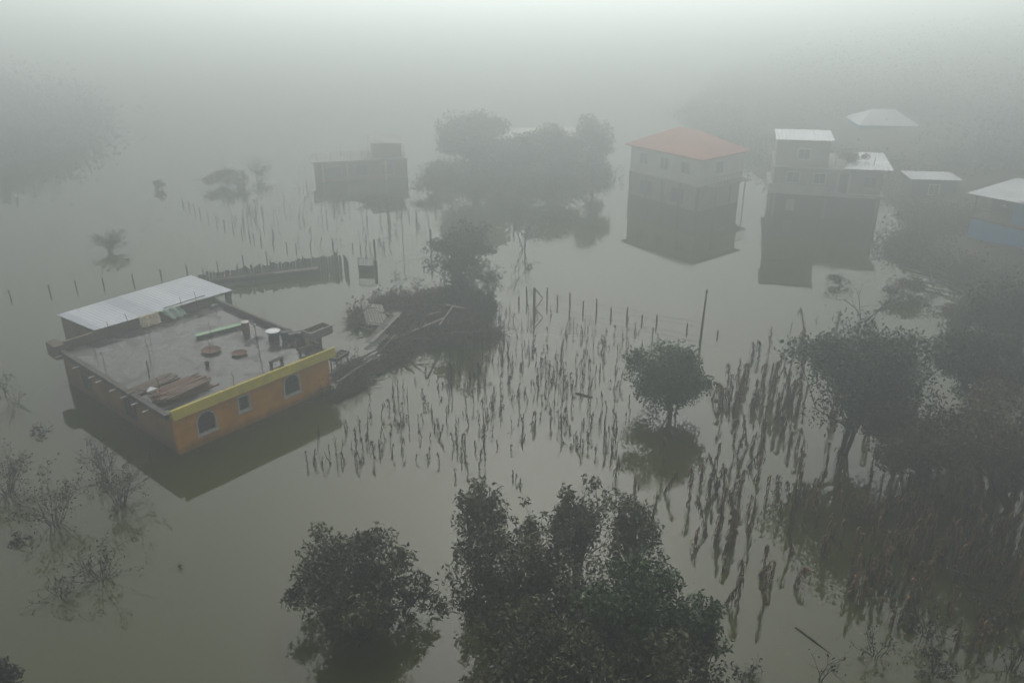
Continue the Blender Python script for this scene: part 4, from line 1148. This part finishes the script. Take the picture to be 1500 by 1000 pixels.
# the 300 that show largest are plants of their own, the rest one mass
def shown(e):
    q = e[0]; H = (1.6 if q[2] == "b" else 0.75) * q[4]
    return H / mpp(q[3]) if q[0] < 1500 and q[1] < 1000 else 0
ZONES = [
    (lambda x, y: x < 1060 and y > 640, "tall dry maize plant in the open strip between the grove and the dense stand", "maize plants beside the foreground grove"),
    (lambda x, y: y > 840, "dry maize plant in the front rank of the stand facing clear water", "maize plants in the front rank"),
    (lambda x, y: x < 1190 and y < 625, "shaggy maize plant just right of the round green tree", "maize plants right of the round tree"),
    (lambda x, y: y < 625, "maize plant standing under or behind the broad dark tree", "maize plants by the broad tree"),
    (lambda x, y: x < 1240, "dry maize plant left of the broad tree's stems over open water", "maize plants left of the broad tree's stems"),
    (lambda x, y: x > 1400, "brown maize plant crowded against the trees of the right edge", "maize plants at the right edge"),
    (lambda x, y: True, "brown maize plant in the thickest part of the stand below the broad tree", "maize plants in the thickest stand")]
def zone(e):
    q, g = e
    if g is not G_R: return e
    for f, lb, gr in ZONES:
        if f(q[0], q[1]): return (q, (lb, gr))
plants = [zone(e) for e in plants]
plants.sort(key=shown, reverse=True)
rest_v, rest_f, rest_t, nb = [], [], [], 0
for idx, (q, (lab, grp)) in enumerate(plants):
    lib = BIG if q[2] == "b" else SMALL
    ms, me = lib[q[6] % len(lib)]
    if idx < 300:
        r_ = bpy.data.objects.new("maize_plant", None); COL.objects.link(r_)
        r_.location = q[3]; r_.rotation_euler = (0, 0, q[5]); r_.scale = (1.0, 1.0, q[4]) if q[2] == "b" else (q[4] ** 0.5, q[4] ** 0.5, q[4])
        meta(r_, lab, "maize plant", grp)
        for nm, d_ in (("stem", ms), ("leaves", me)):
            c = bpy.data.objects.new(nm, d_); COL.objects.link(c); c.parent = r_
    else:
        M = Matrix.Translation(q[3]) @ Matrix.Rotation(q[5], 4, 'Z') @ Matrix.Diagonal((1, 1, q[4], 1))
        for d_ in (ms, me):
            v = np.array([tuple(M @ x.co) for x in d_.vertices]); 
            for pl in d_.polygons: rest_f.append(tuple(i + nb for i in pl.vertices))
            rest_v.append(v); nb += len(v)
            if "tint" in d_.attributes:
                tv = np.zeros(len(v), np.float32); d_.attributes["tint"].data.foreach_get("value", tv)
            else: tv = np.full(len(v), 0.2, np.float32)
            rest_t.append(tv)
me = bpy.data.meshes.new("maize_stubble"); me.from_pydata(np.concatenate(rest_v).tolist(), [], rest_f); me.materials.append(MATS["leaf_grey"])
at = me.attributes.new("tint", 'FLOAT', 'POINT'); at.data.foreach_set("value", np.concatenate(rest_t))
o = bpy.data.objects.new("maize_stubble", me); COL.objects.link(o)
meta(o, "thin grey maize stubble fading into the mist across the far plots", "maize stubble", None, "stuff")

# small floating leaves and straw among the plants
rng = np.random.default_rng(77)
fp = []
for q, _ in plants:
    if q[1] < 430: continue
    for _k in range(int(rng.random() * 5)):
        o2 = rng.normal(size=2) * 0.6
        fp.append((q[3].x + o2[0], q[3].y + o2[1], 0.012))
for px, py, n_, sp in [(480, 600, 60, 1.2), (560, 560, 60, 1.6), (300, 655, 30, 1.0), (100, 640, 50, 2.5), (130, 800, 60, 2.5), (640, 880, 30, 1.5), (1110, 940, 60, 2.0), (1350, 960, 80, 2.5), (1380, 420, 80, 2.0), (700, 690, 40, 3.0)]:
    c = P(px, py)
    for _k in range(n_):
        o2 = rng.normal(size=2) * sp
        fp.append((c.x + o2[0] * 1.6, c.y + o2[1], 0.012))
for k in range(420):
    side = k % 3
    if side == 0: p_ = HW(rng.random() * W_, -0.05 - abs(rng.normal()) * 0.25, 0)
    elif side == 1: p_ = HW(-0.05 - abs(rng.normal()) * 0.3, rng.random() * D_, 0)
    else: p_ = HW(W_ + 0.1 + abs(rng.normal()) * 0.6, rng.random() * D_ * 0.6, 0)
    fp.append((p_.x, p_.y, 0.012))
fl = leaves_mesh("floating_straw", "leaf_dry", np.array(fp) * np.array([1, 1, 0]), 0.14, rng, None, droop=0.0, aspect=3.5, kind="stuff")
fl.scale = (1, 1, 0.08); fl.location.z = 0.012
meta(fl, "scattered straw and dead leaves floating among the stalks", "straw")

# ------------------------------------------------------------------ far buildings
def frame_from(p0, p1):
    e = p1 - p0
    return math.atan2(e.y, e.x), e.length
def win_part(parent, x0, x1, y, z0, z1, m="dark_glass", fm="white_trim"):
    """window on the face y = const looking to -y: frame proud of the wall, pane inside"""
    s = MB(); t = 0.09
    s.box(x0 - t, x1 + t, y - 0.05, y - 0.003, z0 - t, z0); s.box(x0 - t, x1 + t, y - 0.05, y - 0.003, z1, z1 + t)
    s.box(x0 - t, x0, y - 0.05, y - 0.003, z0, z1); s.box(x1, x1 + t, y - 0.05, y - 0.003, z0, z1)
    s.box((x0 + x1) / 2 - 0.025, (x0 + x1) / 2 + 0.025, y - 0.04, y - 0.012, z0, z1)
    f = s.build("window", fm, parent)
    MB().add([(x0, y - 0.01, z0), (x1, y - 0.01, z0), (x1, y - 0.01, z1), (x0, y - 0.01, z1)], [(0, 1, 2, 3)]).build("pane", m, f)
def win_side(parent, x, y0, y1, z0, z1, sgn, m="dark_glass", fm="white_trim"):
    s = MB(); t = 0.09
    a, b = (x - 0.05, x - 0.003) if sgn < 0 else (x + 0.003, x + 0.05)
    s.box(a, b, y0 - t, y1 + t, z0 - t, z0); s.box(a, b, y0 - t, y1 + t, z1, z1 + t); s.box(a, b, y0 - t, y0, z0, z1); s.box(a, b, y1, y1 + t, z0, z1)
    f = s.build("window", fm, parent)
    xx = x + sgn * 0.01
    MB().add([(xx, y0, z0), (xx, y1, z0), (xx, y1, z1), (xx, y0, z1)], [(0, 1, 2, 3)]).build("pane", m, f)

# red-roofed house on its dark open ground floor: near corner C, long wall to the left, short wall to the right
C0 = P(1021, 311); LW = P(921, 284); RW = P(1089, 292)
ang, W1 = frame_from(LW, C0)
D1 = 6.4
rh = empty("red_roofed_house", LW, ang, label="misty house with a red hipped roof and pale upper walls mirrored in the flood", cat="house")
ZL, ZE = 2.55, 5.15
MB().box(0.1, W1 - 0.1, 0.1, D1 - 0.1, -0.5, ZL - 0.15).build("ground_floor_wall", "grey_render", rh, label="dark stained lower walls")
MB().box(-0.1, W1 + 0.1, -0.1, D1 + 0.1, ZL - 0.147, ZL).build("floor_slab", "pale_render", rh)
MB().box(0, W1, 0, D1, ZL + 0.003, ZE - 0.003).build("upper_wall", "cream_render", rh)
s = MB(); ov = 0.45; hz = 1.8
e = [(-ov, -ov, ZE), (W1 + ov, -ov, ZE), (W1 + ov, D1 + ov, ZE), (-ov, D1 + ov, ZE)]
r1, r2 = (D1 / 2, D1 / 2, ZE + hz), (W1 - D1 / 2, D1 / 2, ZE + hz)
lo = [(x, y, z - 0.14) for x, y, z in e]
s.add(e + [r1, r2] + lo, [(0, 1, 5, 4), (1, 2, 5), (2, 3, 4, 5), (3, 0, 4), (0, 6, 7, 1), (1, 7, 8, 2), (2, 8, 9, 3), (3, 9, 6, 0), (6, 9, 8, 7)])
s.build("roof", "clay_tiles", rh)
for k in range(5): MB().box(0.02 + k * (W1 - 0.3) / 4, 0.28 + k * (W1 - 0.3) / 4, -0.12, 0.097, -0.5, ZL - 0.15).build("column", "dark_concrete", rh)
for x in (W1 * 0.2, W1 * 0.5, W1 * 0.8): win_part(rh, x - 0.5, x + 0.5, 0, ZL + 0.9, ZL + 1.9)
for x in (W1 * 0.25, W1 * 0.7): win_part(rh, x - 0.7, x + 0.7, 0.1, 0.5, 1.7, fm="dark_concrete")
win_side(rh, W1, D1 * 0.35, D1 * 0.35 + 1.0, ZL + 0.9, ZL + 1.9, 1)
s = MB()
for y in (1.0, 3.2, 5.4): s.tube([(W1 + 1.2, y, -0.5), (W1 + 1.2, y, ZL)], 0.06, 6)
s.box(W1 + 0.12, W1 + 1.35, 0.5, D1 - 0.2, ZL - 0.1, ZL)
s.build("side_balcony", "dark_concrete", rh)
s = MB()
for k in range(12): s.box(W1 + 1.26, W1 + 1.3, 0.6 + k * 0.45, 0.64 + k * 0.45, ZL + 0.003, ZL + 0.9)
s.box(W1 + 1.25, W1 + 1.31, 0.5, D1 - 0.2, ZL + 0.903, ZL + 0.96); s.build("railing", "grey_render", rh)

# grey two-storey building with rooftop room
A0 = P(1126, 314); B0 = P(1284, 324)
ang, W2 = frame_from(A0, B0)
D2_ = 7.0
gb = empty("concrete_building", A0, ang, label="grey two storey concrete building with a small rooftop room under a bright sheet", cat="building")
MB().box(0, W2, 0, D2_, -0.5, 2.2).build("ground_floor_wall", "dark_concrete", gb, label="dark stained lower storey")
MB().box(-0.35, W2 + 0.2, -0.6, D2_ + 0.1, 2.203, 2.45).build("floor_slab", "pale_render", gb)
MB().box(0.05, W2 - 0.1, 0.05, D2_, 2.453, 4.45).build("upper_wall", "grey_render", gb)
MB().box(-0.1, W2 + 0.35, -0.35, D2_ + 0.2, 4.453, 4.62).build("roof_slab", "grey_render", gb)
s = MB(); s.box(-0.35, 5.0, -0.6, -0.5, 2.453, 3.1); s.build("balcony_wall", "pale_render", gb)
s = MB(); s.box(0.05, 4.7, 0.4, 4.6, 4.623, 6.95); s.build("rooftop_room", "grey_render", gb)
s = MB(); quad_sheet(s, (-0.15, 0.1, 7.02), (5.0, 0.1, 7.12), (5.0, 4.9, 7.25), (-0.15, 4.9, 7.15), 30, 0.02, 0.03); s.build("sheet_roof", "white_metal", gb)
s = MB(); quad_sheet(s, (W2 - 3.6, -0.3, 4.72), (W2 + 0.7, -0.3, 4.78), (W2 + 0.7, 6.6, 5.0), (W2 - 1.5, 6.6, 5.0), 24, 0.02, 0.03); s.build("sheet_roof", "white_metal", gb, label="pale sheet over the right end")
MB().box(5.6, 5.85, -0.02, 0.047, 2.46, 4.3).box(6.6, 6.85, -0.02, 0.047, 2.46, 4.3).build("door_frame", "pale_render", gb)
MB().box(5.853, 6.597, 0.0, 0.047, 2.46, 4.25).build("door", "dark_glass", gb)
win_part(gb, 1.2, 2.3, 0.05, 3.2, 4.1); win_part(gb, 3.6, 4.6, 0.05, 3.2, 4.1); win_part(gb, 8.0, 9.0, 0.05, 3.1, 4.0, fm="grey_render")
win_part(gb, 2.0, 3.0, 0.4, 5.3, 6.2)
win_part(gb, 1.5, 2.1, 0.0, 0.6, 1.5, m="white_trim")
win_side(gb, W2 - 0.1, 2.0, 3.2, 3.1, 4.0, 1, fm="pale_render")
for x in (0.3, W2 / 2, W2 - 0.3): MB().box(x - 0.12, x + 0.12, -0.55, -0.3, -0.5, 2.2).build("column", "grey_render", gb)
for x, y in ((5.4, 1.0), (8.8, 1.2), (8.8, 6.0)): MB().tube([(x, y, 4.62), (x, y, 5.6)], 0.03, 4).build("reinforcing_rod", "rust_rod", gb)
make_tree("rooftop_shrub", gb.matrix_basis @ Vector((7.0, 3.0, 4.62)), gb.matrix_basis @ Vector((7.0, 3.0, 5.3)), (1.3, 1.0, 0.7), "dark heap of shrubbery on the flat roof of the grey building", cat="shrub", seed=141, leaf=0.2, n=1200, m="leaf_brown", clumps=12, stems=3, trunk_r=0.04)

# blue house at right edge
b0 = P(1418, 352, 0.6); b1 = P(1560, 388, 0.6)
ang, W3 = frame_from(b0, b1)
bh = empty("blue_house", (b0.x, b0.y, 0), ang, label="bright blue house with a wide pale sheet roof at the right edge", cat="house")
D3 = 6.5
MB().box(0, W3, 0, D3, -0.3, 0.9).build("base_wall", "dark_concrete", bh)
MB().box(-0.1, W3, -0.1, D3, 0.903, 2.55).build("lower_wall", "blue_paint", bh)
MB().box(2.9, W3, 0.3, D3, 2.70, 4.55).build("upper_wall", "blue_paint", bh)
MB().box(0.3, 2.897, 2.0, D3, 2.70, 4.45).build("veranda_wall", "dark_wood", bh)
MB().box(-0.15, W3, -0.25, D3 - 0.1, 2.553, 2.697).build("floor_slab", "dark_concrete", bh)
s = MB()
for k in range(22): s.box(-0.1 + k * 0.14, -0.06 + k * 0.14, -0.2, -0.16, 2.70, 3.35)
s.box(-0.12, 2.89, -0.21, -0.15, 3.353, 3.42); s.build("railing", "rust_brown", bh)
for x in (0.0, 1.5): MB().tube([(x, -0.05, 2.7), (x, -0.05, 4.6)], 0.06, 6).build("post", "dark_wood", bh)
s = MB(); quad_sheet(s, (-0.6, -0.8, 4.62), (5.0, -0.8, 4.72), (5.0, 4.5, 5.5), (0.6, 4.5, 5.4), 34, 0.02, 0.03)
s.build("sheet_roof", "white_metal", bh)
s = MB(); quad_sheet(s, (3.6, -0.9, 4.9), (W3 + 1, -0.9, 5.0), (W3 + 1, 5.5, 6.4), (3.6, 5.5, 6.3), 40, 0.02, 0.03)
s.build("sheet_roof", "white_metal", bh, label="higher pale sheet roof")
win_part(bh, 4.2, 5.2, 0.3, 3.2, 4.2)
MB().lathe([(0.16, 0), (0.2, 0.1), (0.12, 0.24), (0, 0.26)], c=(1.7, 1.2, 3.6), n=12).build("lamp_shade", "white_trim", bh, smooth=True)
MB().tube([(1.7, 1.2, 3.86), (1.7, 1.2, 4.75)], 0.01, 4).build("lamp_cord", "bark", bh)

# low shed roof between them
def small_house(px, py, gz, w_, d_, h, rz, wall, roof, label, kind="gable", name="house", rh_=1.2, nwin=2):
    e_ = PY(px, py, gz)      # eave corner at this distance
    o = empty(name, (e_.x, e_.y, e_.z - h), rz, label=label, cat="house" if name != "shed" else "shed")
    MB().box(0, w_, 0, d_, -4.0, h).build("wall", wall, o)
    s = MB()
    if kind == "gable":
        s.add([(-.4, -.4, h), (w_ + .4, -.4, h), (w_ + .4, d_ + .4, h), (-.4, d_ + .4, h), (-.4, d_ / 2, h + rh_), (w_ + .4, d_ / 2, h + rh_)], [(0, 1, 5, 4), (2, 3, 4, 5), (1, 2, 5), (3, 0, 4), (0, 3, 2, 1)])
    elif kind == "hip":
        s.add([(-.4, -.4, h), (w_ + .4, -.4, h), (w_ + .4, d_ + .4, h), (-.4, d_ + .4, h), (w_ * .3, d_ / 2, h + rh_), (w_ * .7, d_ / 2, h + rh_)], [(0, 1, 5, 4), (2, 3, 4, 5), (1, 2, 5), (3, 0, 4), (0, 3, 2, 1)])
    else:
        quad_sheet(s, (-.3, -.4, h + 0.03), (w_ + .3, -.4, h + 0.03), (w_ + .3, d_ + .3, h + rh_), (-.3, d_ + .3, h + rh_), 20, 0.02, 0.04)
    s.build("roof", roof, o)
    for k in range(nwin):
        x = w_ * (k + 0.5) / nwin
        win_part(o, x - 0.45, x + 0.45, 0, h - 1.5, h - 0.6)
    return o
def ground_z(x, y): return float(height(np.array([x]), np.array([y]), RIGHT, 0.16, 13.0)[0])
small_house(1338, 262, 84, 4.3, 3.0, 1.6, -0.12, "dark_concrete", "white_metal", "low dark shed with a narrow pale roof right of the grey building", "lean", "shed", 0.05, 1)
small_house(1262, 183, 108, 6.6, 6.0, 4.2, -0.1, "blue_paint", "white_metal", "far blue grey building under a bright rounded white roof in the mist", "hip", "house", 1.5, 2)
small_house(1212, 196, 112, 4.0, 5.0, 3.0, -0.1, "blue_paint", "blue_paint", "faint bluish annex left of the far white roofed building", "lean", "house", 0.4, 1)
small_house(1372, 181, 125, 6.0, 5.0, 3.0, -0.1, "grey_render", "white_metal", "faint far building with a long pale roof at upper right", "lean", "house", 0.3, 1)
small_house(740, 200, 112, 4.0, 5.0, 3.6, 0.1, "cream_render", "old_sheet", "faint pale house hidden between the island trees", "gable", "house", 0.6, 1)
small_house(826, 202, 110, 3.5, 5.0, 4.0, -0.1, "grey_render", "old_sheet", "faint grey house behind the right island tree", "lean", "house", 0.4, 1)

# ruined brick house
a = P(462, 268); b = P(598, 261)
ang, W4 = frame_from(a, b)
ru = empty("ruined_house", a, ang, label="misty unfinished brick house with white columns and a raised right block", cat="house")
D4 = 5.0
s = MB(); s.box(0, 0.2, 0.3, D4, -0.5, 2.1); s.box(0.2, W4, D4 - 0.2, D4, -0.5, 2.1); s.box(W4 - 0.2, W4, 0.3, D4 - 0.203, -0.5, 2.1); s.box(0.203, W4 - 0.203, 0.3, 0.5, -0.5, 2.1)
s.build("wall", "brick_red", ru)
MB().box(-0.3, W4 + 0.1, -0.15, D4 + 0.1, 2.103, 2.25).build("roof_slab", "grey_render", ru)
MB().box(W4 - 3.6, W4 - 0.5, 0.8, D4 - 0.3, 2.253, 3.7).build("upper_block", "brick_red", ru)
quad_sheet(MB(), (W4 - 4.1, 0.3, 3.95), (W4 - 0.2, 0.3, 3.75), (W4 - 0.2, D4, 3.85), (W4 - 4.1, D4, 4.1), 18, 0.02, 0.04).build("sheet_roof", "grey_render", ru)
for x in (0.9, 3.5, W4 - 2.4): MB().box(x - 0.12, x + 0.12, -0.1, 0.14, -0.5, 2.1).build("column", "white_trim", ru)
for x0 in (1.5, 4.4, 7.2): win_part(ru, x0, x0 + 1.3, 0.3, 0.5, 1.6, fm="grey_render")
for k, (x, h) in enumerate([(0.4, .9), (1.9, .8), (3.0, 1.3), (4.0, 1.1), (5.2, 1.0), (6.0, 1.3), (W4 - .3, 1.2)]):
    MB().tube([(x, 0.2 + (k % 3), 2.25), (x, 0.2 + (k % 3), 2.25 + h)], 0.035, 4).build("reinforcing_rod", "rust_rod", ru)

# driftwood and boards along the right shore
for i, (x1, y1_, x2, y2_, r_, mm, lb) in enumerate([
    (1318, 388, 1380, 402, 0.10, "dark_wood", "upper long log aground at the right shore"),
    (1335, 402, 1378, 412, 0.07, "pale_wood", "pale log below the upper one at the shore"),
    (1330, 375, 1365, 365, 0.07, "pale_wood", "pale board on the bank above the logs"),
    (1350, 420, 1395, 428, 0.08, "pale_wood", "lowest pale driftwood log at the shore"),
    (1360, 396, 1372, 420, 0.07, "dark_wood", "short dark log lying across the others"),
    (1372, 408, 1420, 425, 0.09, "dark_wood", "thick dark log nearest the shore trees"),
    (1340, 411, 1362, 414, 0.06, "pale_wood", "short pale stick among the driftwood")]):
    lying("driftwood_log", (x1, y1_), (x2, y2_), r_, mm, lb, "driftwood", 0.12, 0.2)

# ------------------------------------------------------------------ fog: one even closed volume round everything
mb = MB(); mb.box(-800, 800, -100, 1200, -2.2, 24.0)
m = bpy.data.materials.new("fog"); m.use_nodes = True
nt = m.node_tree; nt.nodes.clear()
out = nt.nodes.new("ShaderNodeOutputMaterial"); pv = nt.nodes.new("ShaderNodeVolumePrincipled")
pv.inputs["Color"].default_value = (*FOG_COLOR, 1); pv.inputs["Density"].default_value = FOG_DENSITY; pv.inputs["Anisotropy"].default_value = FOG_ANISO
nt.links.new(pv.outputs[0], out.inputs["Volume"])
MATS["fog"] = m
mb.build("haze", "fog", kind="stuff", label="even pale fog lying over the whole flooded valley", cat="fog")
